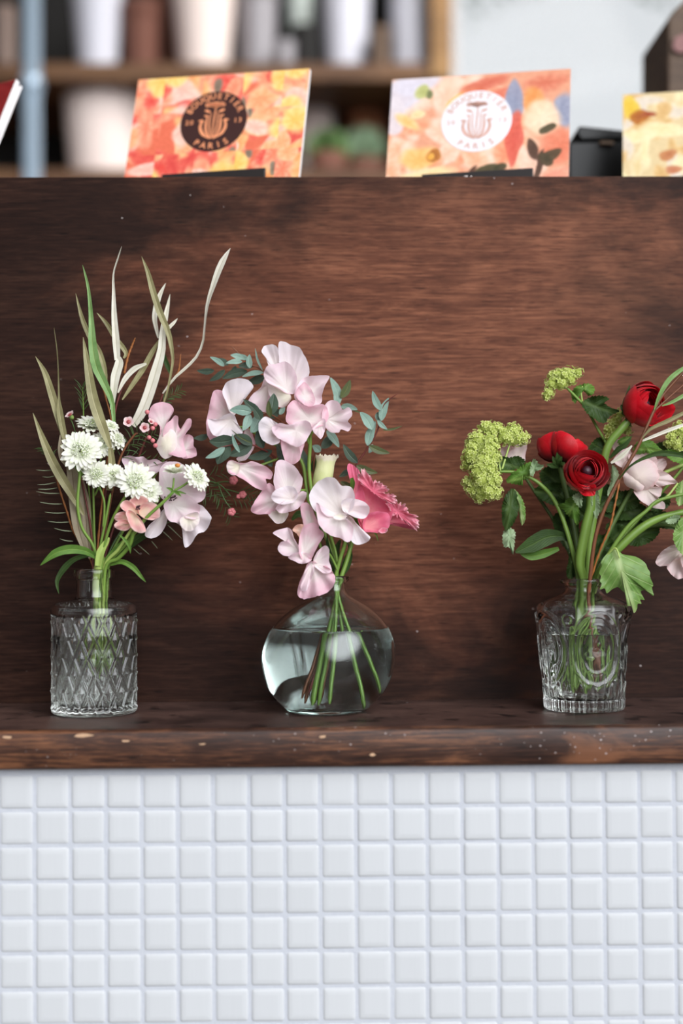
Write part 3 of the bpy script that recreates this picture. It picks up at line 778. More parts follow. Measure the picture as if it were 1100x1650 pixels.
# --- square shouldered bottle pressed with a diamond pattern
CA = base_at(152)
va = thing('glass_vase', 'clear cylindrical glass vase pressed with diamonds, holding white astrantia', 'vase', CA, 'glass bud vases on the shelf')
H = lambda y: (1146-y)*U
outer = [(.0001, 0), (.0262, 0), (.0292, .0006), (.0306, .0022), (.0310, .0045)]
outer += [(.0310, .0045+(H(983)-.0045)*k/150) for k in range(1, 151)]
outer += [(.0308, H(978)), (.0300, H(974)), (.0280, H(970.5)), (.0230, H(967.5)), (.0170, H(965)), (.0140, H(963)), (.0128, H(958)), (.0126, H(950)), (.0126, H(932)), (.0130, H(929.5)), (.0142, H(928.5)), (.0146, H(926)), (.0146, H(918)), (.0142, H(915.5)), (.0132, H(914.8))]
inner = [(.0112, H(915)), (.0104, H(917)), (.0103, H(930)), (.0103, H(958)), (.0112, H(964)), (.0170, H(968.5)), (.0225, H(971.5)), (.0262, H(977)), (.0272, H(984)), (.0274, H(1050)), (.0274, H(1118)), (.0268, H(1126)), (.0245, H(1131)), (.0001, H(1132.5))]
hb0, hb1 = .0045, H(985)
def diamond(th, h, r):
    if h < hb0-.001 or h > hb1 or r < .0305: return 0.0
    u = th/(2*PI)*18; v = (h-hb0)/(H(985)-hb0)*2.75
    a, b = abs(((u+v) % 1)-.5), abs(((u-v) % 1)-.5)      # 0 in a facet's middle, .5 on a groove
    m_ = 1-2*max(a, b)                                    # 1 in the middle of a lozenge, 0 on the lines between
    fade = min(1, (h-hb0)/.002, (hb1-h)/.002)
    knot = math.exp(-((.5-a)**2+(.5-b)**2)/.008)
    return (-.0022 + .0019*math.exp(-(m_/.16)**2) + .0019*m_*m_ + .0007*knot)*max(0, fade)
lathe(MB(), CA, outer+inner, 324, disp=diamond).build('vase_body', M['clear_glass'], va)
wi = [(.0001, H(1132.5)-.0003), (.0248, H(1131)-.0003), (.0272, H(1126)), (.0278, H(1117)), (.0278, H(1050)), (.0278, H(1019.5)), (.0272, H(1020.3)), (.0255, H(1020.6)), (.0001, H(1020.6))]
water_body('vase_water', 'clear water in the diamond patterned vase', CA, wi, 0)

# --- blown round bottle, slightly lopsided
CB = base_at(529)
vb = thing('glass_vase', 'round pale teal blown glass bottle holding pink sweet peas', 'vase', CB, 'glass bud vases on the shelf')
ob = [(0, 1142), (30, 1141), (50, 1143.5), (57, 1145.6), (62, 1145), (68, 1140), (80, 1129), (92, 1114), (101, 1095), (106, 1072), (107, 1055), (104, 1036), (97, 1018), (84, 1000), (66, 984), (46, 971), (30, 962), (21.5, 953), (19, 945), (19, 940), (22, 937.5), (24.5, 934.5), (24.5, 931), (21.5, 928.5)]
ib = [(16, 929.5), (14, 936), (14, 945), (17, 954), (27, 964), (44, 974), (64, 987.5), (81, 1003), (93, 1020), (100, 1038), (102.5, 1056), (101.5, 1072), (97, 1093), (88, 1111), (76, 1126), (62, 1135), (40, 1134), (0, 1131)]
ob, ib = smoothprof(prof_px(ob), 110), smoothprof(prof_px(ib), 90)
leanb = lambda h: .0052*max(0, (h-H(1050))/(H(930)-H(1050))) - .0012*max(0, (H(1050)-h)/H(1050))
def wob(th, h, r): return .0004*math.sin(3*th+h*60)*min(1, r/.03) + .0003*math.sin(5*th-h*90)*min(1, r/.03)
lathe(MB(), CB, ob+ib, 128, lean=leanb, disp=wob).build('vase_body', M['teal_glass'], vb)
lv = H(1013)
wb = [(max(.00005, r+.00045), h) for r, h in reversed(ib) if h < lv]
wr = wb[-1][0]
wb += [(wr, lv-.0002), (wr-.0008, lv-.0008), (wr-.003, lv-.0011), (.00005, lv-.0011)]
wb[0] = (.00005, wb[0][1]-.0003)
water_body('vase_water', 'clear water half filling the round bottle', CB, wb, 0, lean=leanb, n=96)

# --- tapered flask with oval medallions and fluted foot
CC = base_at(941)
vc = thing('glass_vase', 'clear tapered glass flask with oval medallions, holding red ranunculus', 'vase', CC, 'glass bud vases on the shelf')
oc = dense(prof_px([(0.2, 1145), (52, 1145), (58, 1145.8), (61, 1143)]) + prof_px([(61.5, 1138), (64, 1110), (69, 1060), (73.5, 1010), (76.5, 984)]), .0006) \
   + prof_px([(76, 980.5), (73, 977), (66, 973.5), (54, 968), (42, 963.5), (34, 960), (29.5, 955), (29, 951), (30, 947), (34, 944.5), (37, 942), (37.5, 939), (36, 936.5), (33, 935.5)])
ic = prof_px([(28, 936), (25.5, 938), (24.5, 943), (24.5, 953), (28, 962), (40, 967), (54, 972), (64, 977), (69, 984), (66, 1010), (61.5, 1060), (57, 1110), (55.5, 1122), (50, 1127), (0.2, 1127.5)])
def medal(th, h, r):
    y = 1146-h/U
    if r < 55*U or y < 983: return 0.0
    d = 0.0
    wd = r/U
    for k in range(5):                                   # five oval medallions around the body
        a = (th+PI/2-.12 - k*2*PI/5 + PI) % (2*PI) - PI
        ex, ey = a*wd/39.0, (y-1046)/58.0
        q = math.hypot(ex, ey)
        d += .0015*math.exp(-((q-1.0)/.075)**2) + .0007*math.exp(-((q-.66)/.07)**2)
        if q < .55:
            d += .0007*max(0, noise.noise(Vector((a*wd*.16, y*.16, k+3.0))))*min(1, (.55-q)*6)
        for s in (-1, 1):                                # scrolls between the ovals
            sx, sy = (a-s*.63)*wd/9.0, (y-999)/9.0
            qq = math.hypot(sx, sy); d += .0007*math.exp(-((qq-.8)/.22)**2) + .0005*math.exp(-(qq/.3)**2)
            sx, sy = (a-s*.63)*wd/7.0, (y-1090)/20.0
            qq = math.hypot(sx, sy); d += .0003*math.exp(-((qq-.8)/.25)**2)
    fl = (th/(2*PI)*22) % 1 - .5                         # round topped flutes at the foot
    top = 1098 + 26*abs(fl)**2*4
    if y > top-2:
        f = min(1, (y-top+2)/5); d = d*(1-f) + f*.0024*(math.sqrt(max(0, 1-(2*fl)**2))-.55)
    if y > 1128: d += .0004
    return d*min(1, (y-983)/4)
lathe(MB(), CC, oc+ic, 264, disp=medal).build('vase_body', M['clear_glass'], vc)
wc = prof_px([(0.2, 1128.2), (50.5, 1127.6), (56.2, 1122.3), (57.8, 1110), (62.3, 1060), (65.4, 1022), (64.5, 1023.4), (61, 1024), (0.2, 1024)])
water_body('vase_water', 'clear water in the medallion flask', CC, wc, 0)

# ================================================================== flowers
PINK = dict(trans=.38)
M['pea'] = petal_mat('sweet_pea_blush', srgb(252, 244, 240), srgb(250, 230, 236), srgb(247, 222, 231), **PINK)
M['pea_white'] = petal_mat('sweet_pea_white', srgb(250, 242, 238), srgb(249, 240, 244), srgb(250, 242, 247), **PINK)
M['pea_rose'] = petal_mat('sweet_pea_rose', srgb(250, 240, 236), srgb(249, 212, 222), srgb(244, 196, 211), **PINK)
M['pea_cream'] = petal_mat('sweet_pea_cream', srgb(246, 243, 222), srgb(247, 238, 230), srgb(248, 234, 234), **PINK)
M['pea_peach'] = petal_mat('sweet_pea_peach', srgb(246, 218, 198), srgb(242, 200, 178), srgb(236, 190, 172), **PINK)
M['mauve'] = petal_mat('dusty_mauve', srgb(240, 224, 226), srgb(230, 206, 214), srgb(222, 194, 206), **PINK)
M['coral'] = petal_mat('coral_pink', srgb(250, 226, 200), srgb(250, 188, 184), srgb(252, 212, 206), **PINK)
M['lisi'] = petal_mat('lisianthus_pink', srgb(238, 156, 162), srgb(233, 112, 142), srgb(238, 132, 160), trans=.3)
M['lisi_edge'] = petal_mat('lisianthus_frill', srgb(236, 128, 152), srgb(244, 158, 176), srgb(250, 198, 206), trans=.35)
M['bud'] = petal_mat('lisianthus_bud', srgb(196, 212, 124), srgb(232, 236, 184), srgb(246, 240, 218), trans=.3, lo=.1)
M['red'] = petal_mat('ranunculus_red', srgb(104, 3, 12), srgb(182, 6, 22), srgb(206, 16, 34), trans=.18, lo=.05, hi=.7, rough=.42)
M['blush'] = petal_mat('ranunculus_blush', srgb(246, 232, 222), srgb(247, 228, 226), srgb(242, 212, 212), trans=.35)
M['white_bract'] = petal_mat('astrantia_bract', srgb(232, 238, 212), srgb(246, 246, 236), srgb(226, 232, 196), lo=.15, hi=.9, trans=.25)
M['floret'] = plain('astrantia_floret', srgb(236, 240, 218), .6, vary=.1, scale=300)
M['floret_gr'] = plain('green_floret', srgb(182, 200, 134), .6, vary=.2, scale=300)
M['vib'] = petal_mat('viburnum_lime', srgb(176, 192, 82), srgb(212, 222, 134), srgb(232, 236, 172), trans=.3, lo=.05, vein=.02)
M['wax'] = petal_mat('waxflower_pink', srgb(236, 190, 190), srgb(246, 224, 222), srgb(240, 200, 204), trans=.3)
M['wax_c'] = plain('waxflower_cup', srgb(150, 60, 62), .4)
M['wax_bud'] = plain('waxflower_bud', srgb(206, 120, 124), .5, vary=.3, scale=400)
M['stem'] = plain('green_stem', srgb(108, 138, 56), .45, vary=.18, scale=80)
M['stem_lt'] = plain('pale_green_stem', srgb(156, 178, 92), .45, vary=.15, scale=80)
M['stem_dk'] = plain('dark_green_stem', srgb(76, 98, 44), .5, vary=.2, scale=80)
M['twig'] = plain('brown_twig', srgb(112, 66, 40), .5, vary=.3, scale=200)
M['twig_red'] = plain('red_brown_twig', srgb(98, 40, 34), .5, vary=.3, scale=200)
M['twig_or'] = plain('orange_beaded_twig', srgb(152, 92, 42), .45, vary=.35, scale=900)
M['euc'] = leaf_mat('eucalyptus_glaucous', srgb(116, 146, 132), srgb(146, 174, 160), srgb(176, 196, 178), veins=.35, rough=.6, trans=.12)
M['euc_dk'] = leaf_mat('eucalyptus_dark', srgb(52, 68, 56), srgb(74, 92, 76), srgb(104, 118, 92), veins=.35, rough=.5, trans=.1)
M['euc_ol'] = leaf_mat('eucalyptus_olive', srgb(70, 80, 46), srgb(92, 102, 62), srgb(150, 150, 96), veins=.4, rough=.4, trans=.15)
M['will_w'] = leaf_mat('silver_leaf', srgb(218, 214, 194), srgb(238, 234, 220), srgb(196, 190, 156), vein_n=0, veins=.6, rough=.6, trans=.2)
M['will_o'] = leaf_mat('olive_leaf', srgb(128, 122, 82), srgb(160, 154, 112), srgb(196, 188, 146), vein_n=0, veins=.7, rough=.5, trans=.15)
M['will_g'] = leaf_mat('fresh_blade', srgb(112, 152, 84), srgb(148, 184, 118), srgb(160, 176, 90), vein_n=0, veins=.5, rough=.4, trans=.2)
M['will_b'] = leaf_mat('dry_leaf', srgb(142, 128, 104), srgb(168, 156, 132), srgb(112, 88, 64), vein_n=0, veins=.6, rough=.6, trans=.15)
M['leaf'] = leaf_mat('fresh_green_leaf', srgb(72, 110, 40), srgb(106, 144, 60), srgb(152, 178, 92), veins=.4, rough=.45, spec=.25)
M['leaf_dk'] = leaf_mat('deep_green_leaf', srgb(38, 58, 24), srgb(58, 82, 36), srgb(92, 114, 58), veins=.45, rough=.5, trans=.12, spec=.2)
M['leaf_vib'] = leaf_mat('viburnum_leaf', srgb(96, 134, 60), srgb(132, 166, 88), srgb(190, 206, 142), veins=.65, rough=.4, trans=.25, vein_n=7)
M['leaf_pale'] = leaf_mat('pale_leaf_underside', srgb(148, 172, 132), srgb(172, 192, 152), srgb(116, 146, 96), veins=.5, rough=.5, trans=.25, vein_n=7)
M['needle'] = plain('needle_green', srgb(64, 92, 44), .45, vary=.3, scale=200)
M['bristle'] = plain('pale_bristle', srgb(132, 142, 112), .5)
M['calyx'] = plain('calyx_green', srgb(124, 150, 74), .5, vary=.2, scale=150)
M['seed_dk'] = plain('dark_stamen', srgb(58, 22, 34), .5)
M['orange_pollen'] = plain('orange_spot', srgb(206, 130, 50), .6)

def Porg(a, b, d=0): return P((a, b, d))
def plant(name, label, cat, px, py, d=0, group=None): return thing(name, label, cat, Porg(px, py, d), group)
def add_stem(t, pts, rad, mat='stem', name='stem', label=None, bead=0.0, n=8):
    return tube(MB(), pts, rad, n=n, bead=bead).build(name, M[mat], t, label=label)
def add_leaf(t, pts, wid, mat, fold=.25, roll=(0.0,), wave=0.0, n=18, label=None, name='leaf'):
    return strip(MB(), pts, wid, fold, roll, wave, n=n, ph=random.uniform(0, 6)).build(name, M[mat], t, label=label)
def leaf_oval(t, base, tip, w, mat, d=0, dt=None, bend=.06, fold=.2, roll=(0.0,)):
    a, b = oval(base, tip, w, d, dt, bend*random.choice((-1, 1)))
    return add_leaf(t, a, b, mat, fold, roll, n=14)
def leaf_out(t, outline, c, d, mat, axis, bowl=0, ruf=0, k=5, tilt=(0, 0), warp=6.0, frill=0.0, serr=1.3, label=None):
    return petal(outline, c, d, bowl, ruf, k, tilt=tilt, warp=warp, axis=axis, frill=frill, serr=serr, n=110).build('leaf', M[mat], t, label=label)
def blossom(t, petals, name='blossom', label=None):
    """petals: (outline, centre, depth, material, options)"""
    b = sub(name, t, label)
    for pt in petals:
        ol, c, d, mat = pt[:4]; kw = pt[4] if len(pt) > 4 else {}
        petal(ol, c, d, **kw).build('petal', M[mat], b)
    return b

def astrantia(t, px, py, d, R, axis, n=19, cup=.55, spin=None, fl=None, dome=.45, mat='white_bract'):
    """a star of pointed papery bracts around a dome of pin florets"""
    Mx = frame(axis, random.uniform(0, 6) if spin is None else spin); o = (px, py, d)
    h = sub('flower_head', t); mb = MB(); fl = fl or int(120*(R/28)**1.3)
    for ring, (sc, lift, off) in enumerate(((1.04, cup*.55, 0), (.90, cup*.95, .5))):
        for k in range(n):
            a = 2*PI*(k+off)/n + random.uniform(-.08, .08); L = R*sc*random.uniform(.86, 1.10); wd = L*2*PI/n*.50
            dz = random.uniform(-.06, .10)*R
            rows, us = [], []
            for i in range(10):
                s = i/9; rr = L*(.12+.90*s); z = lift*R*(s**.8)*.55 - R*.12*s*s + ring*1.2 + dz*s
                w = wd*(math.sin(PI*min(1, s*.74+.16))**.9)*(1-.0*s) if s < .99 else wd*.04
                row = []
                for j in (-1, -.5, 0, .5, 1):
                    row.append(L2P(Mx, o, (rr*math.cos(a)-j*w*math.sin(a), rr*math.sin(a)+j*w*math.cos(a), z+abs(j)*w*.30)))
                    us.append((.5+j*.3, s))
                rows.append(row)
            mb.grid(rows, us)
    mb.build('bract_ring', M[mat], h)
    fb = MB(); gb = MB()
    for k in range(fl):
        q = random.random(); rr = R*dome*math.sqrt(q); a = random.uniform(0, 2*PI); z = R*(.24+.26*(1-q)) + random.uniform(-1, 1.6)
        p = Mx @ Vector((rr*math.cos(a), rr*math.sin(a), z))
        blob(gb if random.random() < .16 else fb, (o[0]+p.x, o[1]-p.y, o[2]+p.z), random.uniform(.8, 1.45)*R/30, n=6, m=4)
        if k % 2 == 0:
            p0 = Mx @ Vector((rr*.85*math.cos(a), rr*.85*math.sin(a), R*.12)); p1 = Mx @ Vector((rr*1.15*math.cos(a), rr*1.15*math.sin(a), z+R*.07))
            tube(fb, [(o[0]+p0.x, o[1]-p0.y, o[2]+p0.z), (o[0]+p1.x, o[1]-p1.y, o[2]+p1.z)], .34, n=4, seg=3)
    fb.build('florets', M['floret'], h); gb.build('floret_tips', M['floret_gr'], h)
    return h

def ranunculus(t, px, py, d, R, axis, mat='red', layers=7, open_=.35, spin=0.0, squash=1.0, name='blossom', hole=None):
    """tight shells of overlapping round petals, outermost first"""
    Mx = frame(axis, spin); o = (px, py, d); b = sub(name, t)
    for L in range(layers):
        f = L/(layers-1); rad = R*(1-.60*f); np_ = 5 if L < 2 else 3
        top = PI*(open_*.9 + .10*(1-f)) * (1.0-.35*f)
        for k in range(np_):
            a0 = k*2*PI/np_ + L*2.4 + random.uniform(-.15, .15); hw = PI/np_*(1.75 if np_ > 3 else 1.35)
            rows, us = [], []; rt = random.uniform(.96, 1.05); tp = top*random.uniform(.72, 1.22)
            for i in range(11):
                s = i/10; pol = PI*.93 + (tp-PI*.93)*s
                row = []
                for j in range(9):
                    v = j/4-1
                    edge = 1-.26*(abs(v)**2.6)*1.0
                    po = PI*.93 + (pol-PI*.93)*(edge if s > 0 else 1)
                    az = a0 + v*hw*(.35+.65*math.sin(PI*min(1, .12+s*.62)))
                    rr = rad*rt*(1+.05*v+.03*math.sin(az*3+L)) + R*.10*max(0, s-.75)*(1 if L < 2 else .3)
                    zz = -rr*math.cos(PI-po)*squash
                    row.append(L2P(Mx, o, (rr*math.sin(po)*math.cos(az), rr*math.sin(po)*math.sin(az), zz*(1 if zz < 0 else .92))))
                    us.append((j/8, s))
                rows.append(row)
            MB().grid(rows, us).build('petal', M[mat], b)
    c = Mx @ Vector((0, 0, -R*.10))
    blob(MB(), (o[0]+c.x, o[1]-c.y, o[2]+c.z), R*.24, n=12, m=8).build('flower_centre', M['seed_dk'] if mat == 'red' else M['calyx'], b)
    return b

def snowball(t, clusters, per=34, fr=4.4, name='flower_cluster'):
    """lime guelder rose: domes of small five petalled florets"""
    for (px, py, d, r) in clusters:
        mb = MB(); N = max(8, int(per*(r/14)**2))
        for k in range(N):
            q = (k+.5)/N; z = 1-1.55*q; s = math.sqrt(max(0, 1-z*z)); a = k*2.39996
            n_ = Vector((s*math.cos(a), s*math.sin(a), z))
            n_ = (n_ + Vector((random.uniform(-.25, .25), random.uniform(-.25, .25), random.uniform(-.2, .2)))).normalized()
            rr = r*random.uniform(.84, 1.08)
            o = (px+n_.x*rr, py-n_.y*rr, d+n_.z*rr)
            Mx = frame(n_ + Vector((random.uniform(-.4, .4), random.uniform(-.4, .4), random.uniform(-.2, .4))), random.uniform(0, 6))
            sz = fr*random.uniform(.7, 1.1)
            for p in range(5):
                a5 = 2*PI*p/5; ca, sa = math.cos(a5), math.sin(a5); pts = []; us = []
                for (x, y, zz, u) in ((.12, 0, 0, .0), (.45, -.30, .16, .5), (.45, .30, .16, .5), (.82, -.34, .22, .9), (.82, .34, .22, .9), (1.02, 0, .12, 1.), (.6, 0, .04, .55)):
                    pts.append(L2P(Mx, o, (sz*(x*ca-y*sa), sz*(x*sa+y*ca), sz*zz))); us.append((.5, u))
                mb.add(pts, [(0, 1, 6), (0, 6, 2), (1, 3, 6), (2, 6, 4), (3, 5, 6), (4, 6, 5)], us)
            blob(mb, (o[0], o[1], o[2]+.3), sz*.2, n=5, m=3, u=(.5, .05))
        blob(mb, (px, py, d), r*.78, n=14, m=10, u=(.5, .3))
        mb.build(name, M['vib'], t)

def needles(t, pts, side, L, n, mat='needle', spread=.9, name='needle_spray', two=True):
    """a fine stem set with needle leaves"""
    c = spline(pts, n); mb = MB(); R = random.Random(int(pts[0][0]))
    for i, p in enumerate(c[1:], 1):
        tn = (c[min(i+1, n-1)]-c[i-1]).normalized(); pr = Vector((-tn.y, tn.x, 0)).normalized()
        for s in ((-1, 1) if two else (side,)):
            l = L*R.uniform(.7, 1.1)
            e = p + (pr*s*R.uniform(.7, 1)+tn*spread*R.uniform(.6, 1.1)+Vector((0, 0, R.uniform(-.5, .5)))).normalized()*l
            mid = (p+e)/2 + tn*l*.08
            tube(mb, [tuple(p), tuple(mid), tuple(e)], [.55, .75, .25], n=4, seg=5)
    return mb.build(name, M[mat], t)

# ------------------------------------------------------------------ left bouquet
G1 = 'silvery long leaved twigs in the diamond vase'
t = plant('leafy_twig', 'olive long leaved twig leaning left, lowest and leftmost in the diamond vase', 'twig', 150, 915, -10, G1)
add_stem(t, [(152, 1085, -8), (151, 980, -8), (150, 915, -10), (146, 850, -12), (128, 760, -14), (108, 705, -14)], [2.4, 2.2, 2, 1.8, 1.3, .8], 'twig_red')
add_leaf(t, [(112, 760, -12), (103, 705, -12), (92, 664, -8), (82, 630, -4), (72, 600, 0), (57, 574, 6)], [2, 9, 13, 12, 9, .5], 'will_o', .3)
add_leaf(t, [(112, 735, -8), (103, 700, -6), (96, 662, -2), (95, 640, 0), (94, 600, 0), (92, 565, 2), (87, 528, 2)], [3, 10, 11, 4, 3, 2.5, .4], 'will_o', .25, (0, 0, .6, .9, .5))
add_leaf(t, [(135, 830, 0), (118, 800, 4), (98, 768, 8), (82, 738, 10), (68, 705, 8), (53, 665, 4)], [4, 13, 16, 15, 10, .4], 'will_o', .35)
add_leaf(t, [(107, 750, -4), (100, 738, -2), (97, 722, 0), (97, 700, 2)], [3, 9, 8, .5], 'will_b', .3)
add_leaf(t, [(138, 890, -16), (126, 850, -14), (120, 800, -14), (115, 755, -16), (104, 700, -18)], [6, 17, 20, 16, 6], 'will_b', .3, label='dry grey brown leaf')
add_leaf(t, [(146, 900, -20), (140, 860, -20), (136, 810, -20), (126, 760, -22)], [6, 16, 18, 8], 'will_b', .3)
t = plant('leafy_twig', 'green and olive long leaved twig in the diamond vase, second from the left', 'twig', 156, 915, -18, G1)
add_stem(t, [(158, 1070, -14), (157, 980, -14), (156, 915, -18), (160, 850, -24), (170, 760, -28), (180, 690, -26), (170, 640, -26), (158, 606, -26)], [2.4, 2.2, 2, 1.8, 1.5, 1.3, 1.2, 1.2], 'twig_or', bead=.25)
add_leaf(t, [(184, 700, -14), (181, 650, -12), (168, 618, -8), (155, 590, -4), (149, 555, 0), (147, 515, 2), (143, 470, 4), (138, 445, 5), (133, 427, 6)], [3, 8, 13, 16, 14, 8, 5, 4, .5], 'will_g', .35, (0, .2, .1, .3, .5))
add_leaf(t, [(170, 640, -30), (169, 600, -30), (160, 568, -28), (146, 545, -24), (132, 512, -20), (122, 473, -18)], [3, 8, 9, 9, 7, .4], 'will_o', .3)
add_leaf(t, [(178, 722, 26), (168, 695, 26), (158, 668, 24), (149, 638, 22), (143, 602, 20), (138, 570, 18), (134, 543, 16)], [5, 15, 18, 17, 13, 8, .5], 'will_o', .3)
add_leaf(t, [(176, 790, 14), (180, 750, 18), (178, 722, 24)], [11, 12, 8], 'will_o', .4)
t = plant('leafy_twig', 'silver long leaved twig in the diamond vase, upright in the middle', 'twig', 160, 915, -24, G1)
add_stem(t, [(162, 1060, -16), (161, 980, -16), (160, 915, -24), (166, 830, -40), (176, 740, -44), (186, 660, -40), (198, 620, -40), (204, 590, -40)], [2.4, 2.2, 2, 1.8, 1.8, 1.6, 1.3, 1], 'twig_red')
add_stem(t, [(200, 602, -40), (206, 575, -40), (213, 556, -40), (218, 544, -38)], [2, 1.8, 1.6, .6], 'twig_or', name='shoot', bead=.3)
add_leaf(t, [(180, 660, -30), (183, 630, -28), (186, 606, -26), (192, 585, -26), (190, 575, -27)], [5, 11, 15, 14, 6], 'will_w', .5)
add_leaf(t, [(189, 580, -26), (187, 550, -24), (184, 510, -22), (183, 470, -22), (183, 440, -22), (190, 416, -20), (196, 397, -18)], [9, 12, 9, 5, 3, 4, .5], 'will_w', .4, (0, 0, 0, .5, .9, .8))
add_leaf(t, [(199, 577, -40), (203, 570, -42), (198, 560, -42), (186, 545, -40), (172, 522, -36), (156, 504, -34)], [3, 6, 8, 8, 7, .4], 'will_o', .3)
add_leaf(t, [(190, 633, -34), (201, 611, -34), (217, 594, -32), (236, 586, -30)], [2, 8, 9, 3], 'will_w', .3)
add_leaf(t, [(197, 644, -36), (212, 622, -36), (230, 595, -36), (246, 566, -36), (262, 540, -36)], [2, 7, 9, 8, .6], 'will_o', .3)
t = plant('leafy_twig', 'silver long leaved twig in the diamond vase with the tallest blade reaching right', 'twig', 166, 915, -30, G1)
add_stem(t, [(168, 1055, -16), (166, 980, -16), (166, 915, -30), (186, 840, -46), (222, 740, -52), (250, 668, -50), (268, 622, -48), (283, 606, -46)], [2.4, 2.2, 2.1, 2, 1.8, 1.6, 1.3, 1], 'twig_red')
add_stem(t, [(282, 607, -46), (288, 596, -46), (291, 570, -44)], [1.8, 1.5, .5], 'twig_or', name='shoot', bead=.3)
add_leaf(t, [(214, 686, -34), (228, 664, -32), (240, 634, -28), (250, 602, -26), (260, 565, -24), (262, 535, -26), (268, 504, -30), (274, 474, -32)], [10, 17, 17, 17, 13, 10, 8, .5], 'will_w', .3)
add_leaf(t, [(255, 545, -42), (252, 530, -44), (249, 512, -44), (252, 492, -46), (258, 474, -46), (267, 456, -44)], [2, 6, 8, 9, 7, .4], 'will_w', .3)
add_leaf(t, [(262, 655, -30), (270, 628, -26), (277, 592, -20), (278, 572, -18), (271, 535, -14), (258, 505, -12), (246, 468, -10), (238, 438, -8), (228, 413, -6)], [2.5, 3.5, 4, 5, 9, 11, 10, 7, .4], 'will_o', .45)
add_leaf(t, [(264, 538, -40), (272, 528, -40), (280, 520, -40), (286, 513, -40)], [2, 6, 5, .4], 'will_w', .3)
add_leaf(t, [(262, 634, -44), (280, 610, -40), (300, 592, -36), (317, 574, -32), (327, 550, -30), (330, 520, -28), (334, 490, -26), (342, 464, -22), (351, 438, -18), (360, 418, -14), (371, 400, -10)], [2, 4, 5, 5, 5, 4.5, 7, 9, 11, 10, .5], 'will_w', .4, (0, .3, .7, .9, .6, .2, 0))
add_leaf(t, [(275, 604, -56), (270, 590, -56), (264, 574, -56), (262, 560, -56)], [2, 8, 7, 1], 'leaf_dk', .3)

G2 = 'white astrantia stems in the diamond vase'
t = plant('astrantia', 'white astrantia with the largest star flower, left side of the diamond vase bouquet', 'flower', 158, 915, 14, G2)
add_stem(t, [(166, 1090, 6), (160, 990, 6), (158, 915, 14), (150, 880, 18), (132, 850, 24), (125, 815, 28), (128, 770, 30), (130, 742, 30)], [3.2, 3, 2.8, 2.7, 2.6, 2.5, 2.5, 3])
add_leaf(t, [(130, 766, 30), (136, 758, 34), (140, 748, 36)], [3, 6, 1], 'leaf', .3); add_leaf(t, [(129, 764, 31), (124, 754, 34), (118, 748, 36)], [3, 6, 1], 'leaf', .3)
astrantia(t, 131, 727, 34, 33, (-.08, .32, .9))
t = plant('astrantia', 'white astrantia with a side view flower and two small ones behind an olive leaf', 'flower', 154, 915, -6, G2)
add_stem(t, [(148, 1080, 2), (152, 990, 2), (154, 915, -6), (152, 860, -10), (150, 780, -8), (148, 700, -2)], [2.6, 2.4, 2.2, 2, 1.8, 1.8])
add_stem(t, [(151, 790, -8), (160, 750, 0), (166, 722, 4)], [1.6, 1.5, 1.5], name='branch'); add_stem(t, [(152, 800, -8), (175, 750, 0), (186, 718, 2)], [1.6, 1.4, 1.2], name='branch')
astrantia(t, 148, 690, 2, 28, (.12, .9, .34), cup=.9); astrantia(t, 166, 714, 8, 21, (.12, .15, .95)); astrantia(t, 188, 708, 4, 18, (.7, .35, .5), n=13)
astrantia(t, 178, 688, 0, 14, (.3, .6, .5), n=12)
t = plant('astrantia', 'white astrantia with two flowers low in the middle of the diamond vase bouquet', 'flower', 160, 915, 18, G2)
add_stem(t, [(170, 1080, 10), (162, 990, 10), (160, 915, 18), (161, 885, 20), (170, 840, 24), (178, 795, 26)], [3, 2.8, 2.6, 2.4, 2.2, 2])
add_stem(t, [(166, 850, 23), (168, 810, 26), (158, 780, 28)], [1.8, 1.8, 1.8], name='branch')
astrantia(t, 155, 764, 36, 23, (-.15, .12, .95)); astrantia(t, 182, 766, 30, 20, (.1, .05, .95), n=14)
t = plant('astrantia', 'white astrantia with two overlapping flowers above the coral bloom', 'flower', 163, 915, 22, G2)
add_stem(t, [(146, 1070, 12), (158, 990, 12), (163, 915, 22), (168, 880, 26), (180, 840, 32), (198, 806, 38), (206, 796, 40)], [3, 2.8, 2.6, 2.5, 2.5, 2.4, 2.2])
add_leaf(t, [(204, 796, 42), (212, 797, 48), (224, 798, 50), (232, 796, 50)], [3, 6, 5, 1], 'leaf', .3); add_leaf(t, [(202, 796, 42), (196, 786, 46), (190, 774, 46)], [3, 6, 1], 'leaf', .3)
astrantia(t, 218, 776, 46, 31, (.02, .22, .95)); astrantia(t, 240, 792, 44, 21, (.25, .1, .92), n=15)
t = plant('astrantia', 'white astrantia with two flowers over the pale pink petals, rightmost in its vase', 'flower', 170, 915, 26, G2)
add_stem(t, [(156, 1075, 14), (166, 990, 14), (170, 915, 26), (190, 900, 34), (208, 880, 44), (217, 856, 52), (240, 830, 60), (262, 810, 64), (280, 792, 64)], [3, 3, 3, 3.2, 3.2, 3, 2.6, 2.6, 2.4])
add_stem(t, [(276, 795, 64), (279, 782, 64), (280, 770, 62)], [1.6, 1.6, 1.6], name='branch'); add_stem(t, [(280, 791, 64), (296, 782, 64), (306, 774, 64)], [1.8, 1.8, 1.8], name='branch')
for (e, w) in (((268, 786, 70), 5), ((292, 800, 72), 5), ((300, 796, 66), 4), ((272, 800, 72), 4)):
    add_leaf(t, [(280, 792, 65), ((280+e[0])/2, (792+e[1])/2-1, 69), e], [2, w, .5], 'leaf', .3)
h = astrantia(t, 281, 763, 60, 19, (.0, .97, .28), cup=1.15, n=14, dome=.36)
blob(MB(), (286, 750, 74), 4.6, sq=(1, .8, .6)).build('pollen_spot', M['orange_pollen'], h, label='small orange spot')
astrantia(t, 315, 770, 60, 25, (.62, .42, .62))

